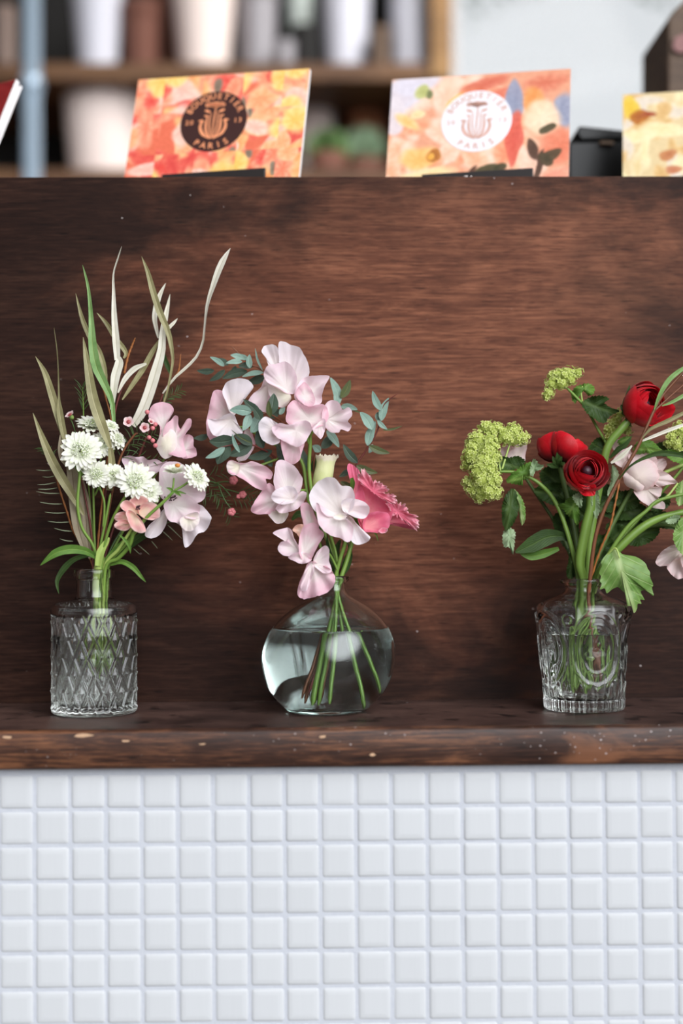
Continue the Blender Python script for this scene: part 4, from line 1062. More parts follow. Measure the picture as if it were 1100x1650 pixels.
# collar leaves belong to the lily-like green shoot at the mouth
t = plant('green_shoot', 'green leafy shoot with arching blades at the mouth of the diamond vase', 'shoot', 160, 925, 16)
add_stem(t, [(166, 1050, 8), (160, 985, 8), (157, 945, 10), (160, 915, 16), (162, 896, 20), (164, 888, 20)], [6, 7, 8.5, 9, 6, 2], 'stem_lt', n=14)
add_leaf(t, [(158, 900, 24), (138, 888, 34), (112, 885, 44), (88, 892, 50), (65, 911, 52)], [6, 12, 15, 13, .5], 'leaf', .3)
add_leaf(t, [(150, 893, -2), (122, 900, -4), (104, 915, -2), (92, 936, 4), (95, 957, 8)], [5, 8, 10, 7, .5], 'leaf_dk', .4)
add_leaf(t, [(178, 910, 26), (196, 905, 34), (214, 914, 38), (228, 930, 40), (235, 938, 42)], [4, 8, 9, 5, .4], 'leaf', .4)
add_leaf(t, [(170, 912, -8), (190, 892, -12), (216, 872, -14), (240, 858, -14), (262, 850, -12)], [6, 13, 14, 11, .6], 'leaf_dk', .3)
add_leaf(t, [(168, 905, 20), (186, 886, 16), (206, 868, 12), (224, 850, 12)], [6, 9, 9, 3], 'leaf', .35)
add_leaf(t, [(193, 862, 56), (203, 872, 56), (209, 882, 54), (210, 892, 52)], [2, 5, 5, .4], 'leaf', .3)
add_leaf(t, [(158, 912, 26), (162, 890, 28), (172, 872, 26), (176, 866, 24)], [10, 13, 8, 1], 'stem_lt', .5)

M['pea_in'] = M['pea_cream']
t = plant('sweet_pea', 'dusky pink sweet pea standing above the astrantia in the diamond vase', 'flower', 172, 915, -4, 'pink sweet peas in the diamond vase')
add_stem(t, [(176, 1070, -6), (170, 990, -6), (172, 915, -4), (196, 860, -10), (236, 790, -16), (262, 744, -14), (270, 730, -10)], [2.6, 2.4, 2.2, 2.2, 2, 1.8, 2])
blossom(t, [
 ([(239, 671), (242, 658), (250, 650), (263, 648), (275, 652), (280, 661), (275, 671), (268, 680), (274, 690), (276, 712), (268, 728), (258, 722), (256, 706), (258, 690), (252, 681), (243, 677)], (264, 690), -6, 'pea_rose', dict(bowl=6, ruf=5, k=3)),
 ([(262, 700), (267, 684), (276, 676), (281, 670), (287, 672), (287, 684), (292, 692), (298, 680), (303, 674), (309, 677), (307, 688), (300, 698), (295, 712), (300, 735), (285, 736), (268, 728)], (281, 708), 4, 'pea_rose', dict(bowl=7, ruf=6, k=5)),
 ([(257, 703), (266, 694), (277, 692), (284, 702), (284, 722), (276, 735), (264, 739), (255, 728), (251, 718)], (268, 716), 14, 'pea_in', dict(bowl=-8, ruf=1)),
 ([(291, 722), (294, 706), (303, 700), (311, 705), (312, 718), (316, 724), (316, 734), (303, 739), (293, 738)], (295, 726), -8, 'pea_rose', dict(bowl=5, ruf=4, k=4))])
t = plant('sweet_pea', 'pale pink sweet pea drooping at the right of the diamond vase bouquet', 'flower', 174, 915, 8, 'pink sweet peas in the diamond vase')
add_stem(t, [(180, 1060, 2), (172, 990, 2), (174, 915, 8), (200, 880, 14), (232, 840, 18), (258, 800, 20)], [2.6, 2.4, 2.4, 2.4, 2.2, 2])
blossom(t, [
 ([(196, 742), (206, 734), (219, 737), (230, 735), (238, 741), (252, 740), (262, 745), (269, 743), (264, 753), (250, 764), (234, 775), (212, 765)], (232, 755), -4, 'mauve', dict(bowl=9, ruf=4, k=5))], label='dusty mauve')
b = blossom(t, [
 ([(256, 772), (258, 755), (268, 745), (285, 744), (300, 752), (318, 774), (331, 790), (329, 803), (318, 810), (298, 806), (276, 812), (258, 800)], (272, 788), 10, 'pea', dict(bowl=12, ruf=6, k=3)),
 ([(233, 862), (240, 846), (252, 838), (262, 822), (270, 818), (270, 836), (262, 856), (250, 866), (240, 867)], (264, 826), 12, 'pea_white', dict(bowl=6, ruf=4, k=3)),
 ([(268, 830), (285, 843), (293, 852), (297, 881), (308, 876), (318, 860), (330, 856), (340, 838), (336, 826), (322, 813), (304, 818), (284, 822)], (294, 826), 14, 'pea_white', dict(bowl=10, ruf=7, k=5)),
 ([(264, 812), (278, 798), (298, 796), (318, 810), (322, 822), (315, 836), (300, 836), (284, 842), (270, 836)], (280, 814), 30, 'pea', dict(bowl=9, ruf=5, k=4)),
 ([(290, 836), (304, 828), (318, 826), (322, 836), (314, 852), (302, 856), (292, 848)], (304, 834), 36, 'pea_cream', dict(bowl=6, ruf=4, k=3))], label='open with a dark eye')
mb = MB()
for k in range(34):
    a = random.uniform(0, 6.28); r = random.uniform(0, 9)
    blob(mb, (275+r*math.cos(a)*1.1, 799+r*math.sin(a)*.9+a*.6, 40+random.uniform(-2, 3)), 1.2, n=5, m=4)
mb.build('stamens', M['seed_dk'], b)
t = plant('butterfly_ranunculus', 'coral pink loose bloom beneath the astrantia in the diamond vase', 'flower', 168, 915, 24)
add_stem(t, [(160, 1065, 16), (166, 990, 16), (168, 915, 24), (190, 886, 36), (206, 862, 44), (216, 846, 46)], [3, 2.8, 2.8, 2.8, 2.6, 2.2], 'stem_lt')
b = blossom(t, [
 ([(184, 836), (189, 827), (203, 824), (216, 832), (212, 842), (198, 843)], (216, 834), 44, 'coral', dict(bowl=6, ruf=3, k=3)),
 ([(184, 848), (190, 840), (204, 838), (212, 846), (206, 854), (195, 855)], (212, 840), 48, 'coral', dict(bowl=5, ruf=4, k=3)),
 ([(208, 806), (222, 799), (238, 804), (236, 818), (222, 826), (212, 820)], (222, 824), 46, 'coral', dict(bowl=8, ruf=3, k=3)),
 ([(222, 822), (234, 810), (252, 812), (258, 824), (256, 834), (244, 838), (230, 834)], (222, 828), 56, 'coral', dict(bowl=8, ruf=3, k=3)),
 ([(193, 814), (203, 806), (216, 812), (224, 826), (214, 828), (200, 823)], (222, 828), 54, 'coral', dict(bowl=8, ruf=3, k=3)),
 ([(203, 824), (212, 823), (228, 838), (235, 855), (226, 859), (213, 852), (206, 838)], (216, 828), 64, 'coral', dict(bowl=6, ruf=3, k=3))])
mb = MB(); [blob(mb, (222+random.uniform(-3, 3), 818+random.uniform(-3, 4), 64), 1.4, n=5, m=4) for k in range(14)]; mb.build('stamens', M['seed_dk'], b)

def waxflower(t, px, py, d, r, axis):
    h = sub('blossom', t); Mx = frame(axis, random.uniform(0, 6)); o = (px, py, d); mb = MB()
    for k in range(5):
        a = 2*PI*k/5; rows, us = [], []
        for i in range(6):
            s = i/5; w = r*.52*math.sin(PI*min(1, .18+s*.72))
            rows.append([L2P(Mx, o, ((r*(.3+.75*s))*math.cos(a)-j*w*math.sin(a), (r*(.3+.75*s))*math.sin(a)+j*w*math.cos(a), r*.28*s+abs(j)*w*.3)) for j in (-1, 0, 1)]); us += [(.5, s)]*3
        mb.grid(rows, us)
    mb.build('petals', M['wax'], h)
    q = Mx @ Vector((0, 0, r*.12)); blob(MB(), (px+q.x, py-q.y, d+q.z), r*.42, M=Mx, sq=(1, 1, .5), n=10, m=6).build('cup', M['wax_c'], h)
    q = Mx @ Vector((0, 0, -r*.5)); blob(MB(), (px+q.x, py-q.y, d+q.z), r*.5, M=Mx, sq=(1, 1, 1.2), n=10, m=6).build('calyx', M['calyx'], h)
t = plant('waxflower', 'sprig of tiny pink cup flowers and dark needles left of the dusky sweet pea', 'flower', 164, 915, -12, 'waxflower sprigs')
add_stem(t, [(172, 1055, -10), (166, 990, -10), (164, 915, -12), (176, 820, -8), (193, 740, 2), (214, 704, 8), (222, 698, 10)], [1.8, 1.8, 1.8, 1.8, 2, 1.8, 1.2], 'twig')
needles(t, [(190, 745, 0), (205, 720, 4), (218, 700, 8), (228, 694, 8)], 1, 26, 9, spread=.5)
needles(t, [(195, 740, -4), (215, 735, -4), (240, 742, -4), (262, 735, -2)], 1, 18, 8)
needles(t, [(200, 728, 0), (225, 712, 0), (248, 700, 2)], 1, 18, 8)
for (x, y, d, r, ax) in ((207, 680, 18, 8.5, (-.1, .3, .95)), (233, 689, 18, 8, (.0, .1, 1)), (113, 669, 0, 8, (-.5, .7, .4)), (243, 680, 8, 6, (.4, .6, .6))): waxflower(t, x, y, d, r, ax)
bb = MB()
for (x, y) in ((246, 690), (250, 684), (240, 705), (246, 710), (250, 718), (237, 664)): blob(bb, (x, y, 8), 4, n=8, m=6)
bb.build('flower_buds', M['wax_bud'], t)
for e in ((208, 686, 16), (232, 694, 16), (113, 676, -2)): add_stem(t, [(216, 704, 8) if e[0] > 150 else (128, 720, -8), ((216 if e[0] > 150 else 122)*.5+e[0]*.5, e[1]+8, 10), e], [.9, .8, .8], 'needle', name='stalk')
t = plant('waxflower', 'sprig of small pink buds hanging between the two left bouquets', 'flower', 168, 915, -20, 'waxflower sprigs')
add_stem(t, [(178, 1050, -10), (169, 990, -10), (168, 915, -20), (200, 850, -36), (262, 800, -44), (318, 776, -40), (352, 780, -36), (372, 800, -34)], [1.8, 1.8, 1.8, 1.8, 1.6, 1.4, 1.2, 1], 'needle')
add_stem(t, [(344, 779, -36), (362, 776, -32), (376, 778, -30)], [1.1, 1, .9], 'needle', name='branch'); add_stem(t, [(362, 788, -34), (378, 792, -30), (390, 796, -28)], [1.1, 1, .9], 'needle', name='branch'); add_stem(t, [(352, 782, -36), (362, 806, -32), (374, 822, -30)], [1.1, 1, .9], 'needle', name='branch')
for (a, b) in (((330, 776), (352, 800)), ((345, 790), (372, 830)), ((370, 800), (412, 812)), ((300, 780), (330, 800)), ((380, 790), (414, 800)), ((330, 770), (380, 755))):
    needles(t, [(a[0], a[1], -38), ((a[0]+b[0])/2, (a[1]+b[1])/2, -38), (b[0], b[1], -38)], 1, 20, 7)
bb = MB()
for (x, y, r) in ((376, 774, 7.5), (391, 797, 6.5), (384, 800, 4), (373, 825, 7)):
    for k in range(5): blob(bb, (x+r*.4*math.cos(k*1.256), y+r*.4*math.sin(k*1.256), -28), r*.62, n=8, m=6)
bb.build('flower_buds', M['wax_bud'], t)
GN = 'needle leaved sprigs in the diamond vase'
t = plant('needle_sprig', 'sprig with an orange stem and needles pointing left beside the long leaves', 'sprig', 150, 915, -24, GN)
add_stem(t, [(144, 1060, -8), (150, 990, -8), (150, 915, -24), (120, 860, -26), (108, 825, -24), (95, 785, -22), (88, 757, -20)], [1.4, 1.4, 1.4, 1.5, 1.6, 1.6, 1.2], 'twig_or', bead=.25)
mb = MB()
for (a, b) in (((86, 757), (58, 757)), ((88, 767), (68, 768)), ((90, 777), (60, 781)), ((92, 786), (61, 788)), ((96, 795), (58, 792)), ((100, 812), (64, 809)), ((106, 826), (72, 825)), ((112, 841), (77, 840)), ((116, 856), (87, 851)), ((118, 872), (96, 868))):
    tube(mb, [(a[0], a[1], -22), ((a[0]+b[0])/2, (a[1]+b[1])/2+1.5, -16), (b[0], b[1], -10)], [.9, .9, .3], n=4, seg=6)
mb.build('bristles', M['bristle'], t)
needles(t, [(88, 760, -20), (84, 745, -18), (78, 730, -18), (70, 722, -18)], 1, 16, 9)
waxflower(t, 83, 746, -12, 6, (-.5, .6, .5))
t = plant('needle_sprig', 'small bright green needle sprig standing above the astrantia', 'sprig', 154, 915, -30, GN)
add_stem(t, [(162, 1060, -12), (155, 990, -12), (154, 915, -30), (144, 800, -34), (136, 700, -30), (134, 650, -28), (133, 622, -26)], [1.3, 1.3, 1.3, 1.3, 1.2, 1, .5], 'stem')
needles(t, [(134, 668, -28), (134, 655, -28), (133, 640, -26), (132, 625, -24)], 1, 22, 7, 'needle', 1.8)
t = plant('needle_sprig', 'sprig of fine pale needles poking out below the drooping sweet pea', 'sprig', 166, 915, -34, GN)
add_stem(t, [(174, 1050, -12), (168, 990, -12), (166, 915, -34), (196, 880, -40), (240, 855, -44), (276, 840, -44)], [1.3, 1.3, 1.3, 1.2, 1, .6], 'needle')
mb = MB()
for (a, b) in (((262, 856), (278, 871)), ((244, 872), (254, 884)), ((222, 878), (241, 894)), ((270, 846), (293, 868)), ((215, 884), (225, 893))):
    tube(mb, [(a[0], a[1], -40), ((a[0]+b[0])/2, (a[1]+b[1])/2, -36), (b[0], b[1], -32)], [.9, .9, .3], n=4, seg=6)
mb.build('bristles', M['bristle'], t)
needles(t, [(262, 650, -60), (272, 640, -60), (288, 630, -60)], 1, 18, 9)

# ------------------------------------------------------------------ middle bouquet: sweet peas
G3 = 'pale pink sweet peas in the round bottle'
t = plant('sweet_pea', 'tall pale pink sweet pea crowning the round bottle bouquet', 'flower', 544, 935, 0, G3)
add_stem(t, [(604, 1112, 20), (572, 1040, 14), (546, 968, 4), (544, 935, 0), (532, 885, -6), (508, 820, -8), (498, 760, -6), (499, 700, 0), (486, 655, 6)], [3, 3, 3, 3, 3, 3, 3, 3, 2.4])
add_stem(t, [(498, 706, 0), (505, 694, 6), (516, 684, 8)], [2, 2, 2], name='branch'); add_stem(t, [(498, 716, 0), (492, 700, 8), (480, 690, 14)], [2, 2, 2], name='branch')
blossom(t, [
 ([(449, 552), (459, 551), (470, 556), (482, 560), (490, 572), (497, 588), (498, 603), (490, 620), (476, 632), (462, 622), (452, 600), (449, 575)], (468, 630), -14, 'pea_white', dict(bowl=14, ruf=5, k=3)),
 ([(421, 566), (427, 557), (438, 555), (447, 560), (449, 578), (450, 600), (440, 602), (433, 590), (428, 576)], (450, 606), -10, 'pea_white', dict(bowl=10, ruf=4, k=3)),
 ([(400, 646), (408, 634), (420, 624), (427, 608), (434, 616), (436, 636), (430, 650), (428, 666), (416, 660), (406, 652)], (432, 620), -16, 'pea', dict(bowl=8, ruf=4, k=3)),
 ([(426, 597), (433, 588), (446, 586), (458, 582), (470, 590), (478, 608), (476, 632), (462, 634), (446, 624), (432, 617), (425, 607)], (462, 628), 10, 'pea', dict(bowl=10, ruf=5, k=3)),
 ([(431, 617), (440, 621), (454, 624), (464, 630), (469, 641), (460, 655), (448, 655), (437, 642), (432, 630)], (466, 640), 16, 'pea_cream', dict(bowl=-6, ruf=3, k=3)),
 ([(474, 640), (478, 622), (490, 609), (508, 605), (530, 606), (524, 620), (519, 634), (518, 648), (508, 656), (494, 653), (480, 649)], (494, 640), 8, 'pea', dict(bowl=8, ruf=6, k=4)),
 ([(476, 636), (481, 624), (490, 616), (499, 624), (506, 638), (507, 650), (497, 655), (485, 648)], (492, 640), 24, 'pea_rose', dict(bowl=6, ruf=2, k=2))], label='white flushed with pink')
blossom(t, [
 ([(462, 682), (462, 662), (466, 650), (474, 645), (484, 650), (498, 655), (520, 651), (529, 664), (526, 680), (508, 690), (484, 688)], (498, 676), 20, 'pea_rose', dict(bowl=10, ruf=5, k=3)),
 ([(520, 660), (527, 648), (537, 645), (547, 650), (552, 660), (561, 656), (567, 663), (566, 671), (560, 679), (566, 686), (561, 695), (550, 692), (545, 697), (532, 696), (524, 688), (519, 674)], (526, 676), 12, 'pea', dict(bowl=10, ruf=6, k=4)),
 ([(503, 690), (511, 680), (521, 674), (525, 684), (522, 697), (517, 707), (508, 700)], (515, 680), 30, 'pea', dict(bowl=5, ruf=3, k=3))])
blossom(t, [
 ([(452, 700), (464, 692), (480, 690), (492, 700), (490, 716), (486, 730), (482, 742), (470, 748), (459, 742), (454, 724)], (476, 696), 22, 'pea_rose', dict(bowl=8, ruf=5, k=3)),
 ([(437, 690), (450, 682), (464, 684), (480, 680), (494, 678), (503, 689), (497, 703), (488, 716), (476, 720), (460, 712), (446, 704)], (478, 694), 34, 'pea', dict(bowl=9, ruf=6, k=4)),
 ([(416, 690), (419, 678), (428, 671), (438, 676), (448, 684), (444, 692), (437, 697), (446, 704), (451, 712), (440, 717), (428, 713), (420, 704)], (448, 694), 26, 'pea_white', dict(bowl=10, ruf=5, k=3))])
t = plant('sweet_pea', 'pale pink sweet pea leaning left in the round bottle bouquet', 'flower', 540, 935, -6, G3)
add_stem(t, [(578, 1132, 10), (558, 1050, 8), (544, 968, -2), (540, 935, -6), (516, 880, -12), (496, 800, -16), (484, 740, -16), (440, 715, -12), (395, 690, -6), (376, 690, 0)], [3, 3, 3, 3, 3, 3, 2.8, 2.4, 2.2, 2])
add_stem(t, [(470, 728, -14), (440, 742, -8), (412, 752, 0)], [2, 2, 2], name='branch'); add_stem(t, [(494, 790, -16), (482, 790, -8), (472, 790, 0)], [2, 2, 2], name='branch')
blossom(t, [
 ([(332, 682), (336, 662), (339, 645), (344, 630), (352, 628), (362, 632), (369, 650), (370, 668), (356, 684), (342, 700), (346, 716), (340, 712), (334, 700)], (372, 676), -8, 'pea_rose', dict(bowl=12, ruf=5, k=3)),
 ([(358, 632), (363, 619), (374, 611), (388, 609), (402, 614), (408, 624), (400, 634), (390, 644), (384, 654), (378, 668), (370, 664), (364, 648)], (376, 668), 8, 'pea_white', dict(bowl=12, ruf=5, k=3)),
 ([(335, 676), (350, 676), (364, 667), (376, 668), (384, 684), (391, 697), (380, 702), (362, 704), (346, 702), (338, 692)], (372, 676), 20, 'pea_white', dict(bowl=10, ruf=6, k=3)),
 ([(392, 702), (398, 690), (406, 698), (411, 715), (404, 714)], (396, 694), 4, 'pea_rose', dict(bowl=4, ruf=2, k=2))])
blossom(t, [
 ([(365, 748), (372, 741), (384, 745), (396, 746), (406, 743), (420, 748), (432, 754), (439, 763), (436, 772), (428, 772), (430, 783), (424, 790), (410, 785), (394, 774), (380, 766), (368, 760)], (384, 752), 16, 'pea_rose', dict(bowl=8, ruf=4, k=4)),
 ([(365, 748), (374, 742), (386, 748), (384, 762), (374, 766), (367, 760)], (384, 752), 20, 'pea_cream', dict(bowl=5, ruf=2, k=2)),
 ([(381, 740), (392, 730), (402, 722), (410, 718), (404, 731), (394, 742)], (384, 744), 4, 'pea', dict(bowl=5, ruf=2, k=2))])
blossom(t, [
 ([(432, 828), (446, 822), (462, 820), (464, 832), (454, 843), (443, 842)], (458, 822), 10, 'pea_cream', dict(bowl=6, ruf=3, k=3)),
 ([(404, 822), (412, 805), (424, 788), (434, 778), (446, 790), (452, 808), (440, 826), (426, 828), (412, 828)], (448, 806), 8, 'pea_rose', dict(bowl=9, ruf=6, k=4)),
 ([(441, 780), (443, 754), (446, 743), (456, 741), (470, 748), (480, 758), (487, 770), (486, 784), (480, 796), (466, 800), (450, 798)], (464, 796), 22, 'pea', dict(bowl=10, ruf=4, k=3)),
 ([(444, 818), (456, 808), (470, 802), (484, 792), (494, 794), (490, 808), (478, 820), (462, 826), (450, 826)], (468, 804), 30, 'pea', dict(bowl=8, ruf=6, k=5)),
 ([(437, 800), (444, 790), (458, 784), (472, 784), (480, 796), (474, 808), (458, 813), (444, 810)], (470, 804), 34, 'pea_white', dict(bowl=8, ruf=3, k=3))])
t = plant('sweet_pea', 'large pale pink sweet pea hanging low at the front of the round bottle', 'flower', 540, 935, 10, G3)
add_stem(t, [(530, 1120, 26), (538, 1040, 20), (542, 968, 10), (540, 935, 10), (548, 900, 14), (556, 875, 18), (560, 850, 22), (548, 825, 30)], [3, 3, 3, 3.2, 3.2, 3, 2.6, 2])
add_stem(t, [(545, 915, 10), (538, 880, 12), (525, 850, 20), (512, 838, 30)], [2.4, 2.2, 2, 1.8], name='branch'); add_stem(t, [(545, 922, 12), (532, 895, 20), (520, 888, 30)], [2, 2, 1.8], name='branch')
blossom(t, [
 ([(560, 832), (567, 834), (576, 846), (586, 858), (597, 866), (590, 874), (578, 878), (566, 872), (562, 855)], (558, 828), 30, 'pea_white', dict(bowl=8, ruf=4, k=3)),
 ([(498, 802), (502, 788), (512, 776), (525, 769), (540, 771), (550, 782), (564, 784), (571, 796), (570, 815), (560, 828), (545, 836), (525, 835), (506, 822)], (548, 826), 40, 'pea_white', dict(bowl=12, ruf=4, k=3)),
 ([(550, 808), (562, 803), (580, 806), (592, 813), (595, 823), (588, 835), (576, 835), (562, 829), (552, 822)], (552, 818), 46, 'pea_white', dict(bowl=8, ruf=4, k=3)),
 ([(509, 813), (513, 812), (520, 826), (532, 834), (550, 832), (562, 838), (569, 850), (567, 866), (560, 874), (550, 868), (536, 864), (522, 856), (512, 840)], (546, 832), 56, 'pea', dict(bowl=9, ruf=5, k=4)),
 ([(536, 832), (546, 827), (558, 830), (556, 836), (544, 838)], (548, 832), 66, 'pea_cream', dict(bowl=3, ruf=1, k=2))])
blossom(t, [
 ([(484, 816), (494, 810), (502, 818), (508, 832), (514, 848), (506, 862), (494, 858), (488, 842)], (502, 846), 30, 'pea_rose', dict(bowl=7, ruf=4, k=3)),
 ([(471, 854), (478, 846), (489, 845), (490, 856), (484, 868), (478, 860)], (486, 856), 32, 'pea_peach', dict(bowl=4, ruf=3, k=4)),
 ([(439, 859), (450, 853), (462, 850), (470, 855), (473, 866), (481, 880), (480, 893), (466, 897), (452, 892), (447, 881), (454, 873), (463, 871), (462, 866), (450, 864)], (478, 884), 36, 'pea', dict(bowl=10, ruf=6, k=4)),
 ([(481, 882), (483, 862), (491, 846), (505, 843), (514, 851), (522, 862), (514, 876), (507, 890), (500, 902), (490, 904), (483, 896)], (490, 890), 44, 'pea_rose', dict(bowl=9, ruf=5, k=3)),
 ([(464, 898), (480, 890), (496, 892), (502, 902), (490, 908), (478, 906)], (488, 894), 48, 'pea', dict(bowl=6, ruf=4, k=4))])
blossom(t, [
 ([(479, 958), (482, 940), (490, 920), (496, 906), (504, 904), (514, 908), (526, 912), (534, 920), (540, 930), (538, 944), (528, 954), (514, 960), (500, 964), (488, 965)], (504, 908), 40, 'pea_rose', dict(bowl=10, ruf=7, k=6, frill=2.0)),
 ([(504, 908), (508, 894), (516, 884), (524, 879), (530, 886), (530, 904), (534, 920), (524, 924), (512, 918)], (506, 908), 46, 'pea', dict(bowl=7, ruf=4, k=3)),
 ([(484, 948), (489, 926), (496, 910), (503, 906), (506, 918), (500, 936), (494, 952)], (502, 908), 52, 'pea', dict(bowl=6, ruf=5, k=4))])
for e in ((487, 654, 12), (515, 684, 14), (478, 692, 20)): pass

t = plant('lisianthus', 'deep pink frilled lisianthus at the right of the round bottle bouquet', 'flower', 548, 935, 4)
add_stem(t, [(508, 1118, 6), (524, 1040, 6), (541, 968, 2), (548, 935, 4), (558, 905, 2), (568, 870, 0), (576, 842, 2)], [3.6, 3.4, 3.2, 3.6, 3.6, 3.4, 3], 'stem')
b = blossom(t, [
 ([(559, 754), (563, 747), (572, 752), (580, 762), (582, 782), (578, 800), (570, 800), (564, 776)], (584, 838), -14, 'lisi', dict(bowl=8, ruf=4, k=3, frill=1.5)),
 ([(600, 848), (622, 846), (640, 843), (656, 846), (668, 854), (673, 848), (668, 836), (655, 828), (640, 822), (622, 820), (604, 830)], (602, 840), -6, 'lisi', dict(bowl=10, ruf=5, k=5, frill=1.5)),
 ([(574, 812), (575, 792), (580, 770), (588, 764), (602, 777), (616, 790), (626, 804), (634, 822), (624, 846), (606, 856), (590, 856), (578, 844)], (588, 848), 10, 'lisi', dict(bowl=16, ruf=4, k=4)),
 ([(572, 800), (580, 782), (588, 800), (588, 824), (582, 842), (574, 826)], (584, 842), 20, 'lisi', dict(bowl=6, ruf=2, k=2)),
 ([(584, 846), (590, 830), (606, 824), (622, 826), (628, 834), (626, 850), (616, 858), (602, 858), (588, 856)], (590, 850), 26, 'lisi', dict(bowl=10, ruf=3, k=3)),
 ([(576, 768), (584, 758), (594, 764), (602, 774), (612, 778), (622, 786), (622, 796), (634, 798), (640, 812), (632, 812), (622, 808), (608, 800), (594, 788), (582, 780)], (600, 792), 34, 'lisi_edge', dict(bowl=8, ruf=5, k=13, frill=8, n=170, nr=12)),
 ([(622, 800), (634, 796), (638, 808), (648, 812), (656, 820), (660, 828), (670, 830), (674, 842), (672, 854), (662, 848), (650, 840), (638, 832), (626, 824)], (640, 824), 18, 'lisi_edge', dict(bowl=8, ruf=5, k=13, frill=8, n=170, nr=12)),
 ([(610, 855), (616, 850), (624, 852), (622, 858), (614, 859)], (616, 856), 38, 'lisi_edge', dict(bowl=3, ruf=1, k=2))])
for pts, w in (([(576, 845, 0), (566, 815, 2), (560, 780, 0)], [4, 7, .5]), ([(566, 790, 6), (568, 778, 10), (566, 770, 12)], [6, 8, 5]), ([(600, 855, 0), (606, 862, 2), (609, 872, 2)], [2, 2.5, .4])): add_leaf(t, pts, w, 'leaf', .3, name='sepal')
t = plant('lisianthus_bud', 'cream green half open bud behind the front sweet pea', 'flower bud', 544, 935, -8)
add_stem(t, [(516, 1116, 0), (530, 1040, 0), (542, 968, -4), (544, 935, -8), (536, 880, -14), (526, 830, -16), (522, 800, -14)], [3, 3, 3, 3, 3, 2.8, 3])
b = sub('bud', t)
for k in range(5):
    rows, us = [], []; a0 = k*2*PI/5+.3
    for i in range(14):
        s = i/13; r = 8+9*math.sin(min(1, s*1.7)*PI/2)-5.5*max(0, s-.35)+9*max(0, s-.78)**1.4*5
        y = 800-66*s; x = 514+13*s
        row = []
        for j in range(9):
            v = j/4-1; az = a0+v*.85
            jag = (2.5*math.sin(j*2.7+k)+1.5*math.sin(j*5.1)) if i == 13 else 0
            row.append(P((x+r*math.cos(az), y-jag, -12+r*math.sin(az)))); us.append((j/8, s))
        rows.append(row)
    MB().grid(rows, us).build('petal', M['bud'], b)

# eucalyptus
GE = 'eucalyptus twigs in the round bottle'
t = plant('eucalyptus', 'dark leaved eucalyptus twig pointing left at the top of the round bottle bouquet', 'eucalyptus', 541, 935, -30, GE)
add_stem(t, [(500, 1112, -6), (522, 1040, -6), (541, 968, -12), (541, 935, -20), (516, 860, -40), (486, 760, -50), (460, 660, -48), (425, 600, -44), (405, 588, -40), (390, 575, -38), (373, 558, -36)], [2.4, 2.4, 2.4, 2.4, 2.2, 2, 1.8, 1.5, 1.3, 1.1, .6], 'twig')
for a in (((345, 597), (317, 597), 11, 'euc_dk', -34), ((361, 590), (338, 575), 9, 'euc', -30), ((368, 588), (348, 578), 10, 'euc_dk', -42), ((392, 578), (371, 572), 10, 'euc', -32), ((390, 583), (364, 585), 9, 'euc', -28), ((403, 593), (402, 571), 11, 'euc', -24),
          ((423, 597), (411, 561), 4, 'euc', -30), ((362, 596), (337, 614), 11, 'euc_dk', -40), ((398, 598), (358, 610), 16, 'euc_dk', -38), ((424, 600), (390, 607), 9, 'euc', -30), ((426, 606), (398, 616), 15, 'euc_dk', -40), ((380, 590), (372, 601), 8, 'euc_dk', -36), ((400, 578), (382, 570), 9, 'euc', -36), ((408, 590), (384, 590), 12, 'euc_dk', -44)):
    leaf_oval(t, *a[:4], d=a[4], dt=a[4]+random.uniform(-8, 8), roll=(random.uniform(-.3, .3),))
t = plant('eucalyptus', 'eucalyptus twig between the left and top pink blossoms', 'eucalyptus', 541, 935, -24, GE)
add_stem(t, [(496, 1108, 0), (520, 1040, 0), (540, 968, -8), (541, 935, -16), (514, 860, -34), (488, 760, -40), (468, 700, -24), (458, 684, -8), (440, 670, 10), (420, 664, 24), (405, 663, 30)], [2.2, 2.2, 2.2, 2.2, 2, 1.8, 1.6, 1.4, 1.2, 1, .7], 'twig')
for a in (((405, 664), (370, 661), 18, 'euc', 32), ((418, 662), (392, 643), 13, 'euc_dk', 26), ((420, 676), (408, 657), 16, 'euc_dk', 36), ((402, 667), (391, 694), 15, 'euc', 30), ((420, 668), (404, 697), 22, 'euc', 26), ((434, 668), (441, 634), 20, 'euc_dk', 24), ((436, 672), (433, 646), 10, 'euc_ol', 34), ((450, 668), (458, 652), 9, 'euc', 8),
          ((436, 674), (452, 660), 14, 'euc_dk', 2), ((446, 680), (440, 700), 12, 'euc_dk', 4)):
    leaf_oval(t, *a[:4], d=a[4], dt=a[4]+random.uniform(-8, 8), roll=(random.uniform(-.3, .3),))
t = plant('eucalyptus', 'dark eucalyptus twig across the lowest left blossoms of the round bottle', 'eucalyptus', 541, 935, -20, GE)
add_stem(t, [(504, 1104, 4), (526, 1040, 4), (541, 968, -6), (541, 935, -12), (510, 860, -30), (480, 790, -30), (446, 740, -10), (418, 722, 16), (395, 714, 30), (368, 718, 36), (352, 722, 38)], [2.2, 2.2, 2.2, 2.2, 2, 1.8, 1.6, 1.4, 1.2, 1, .7], 'twig_red')
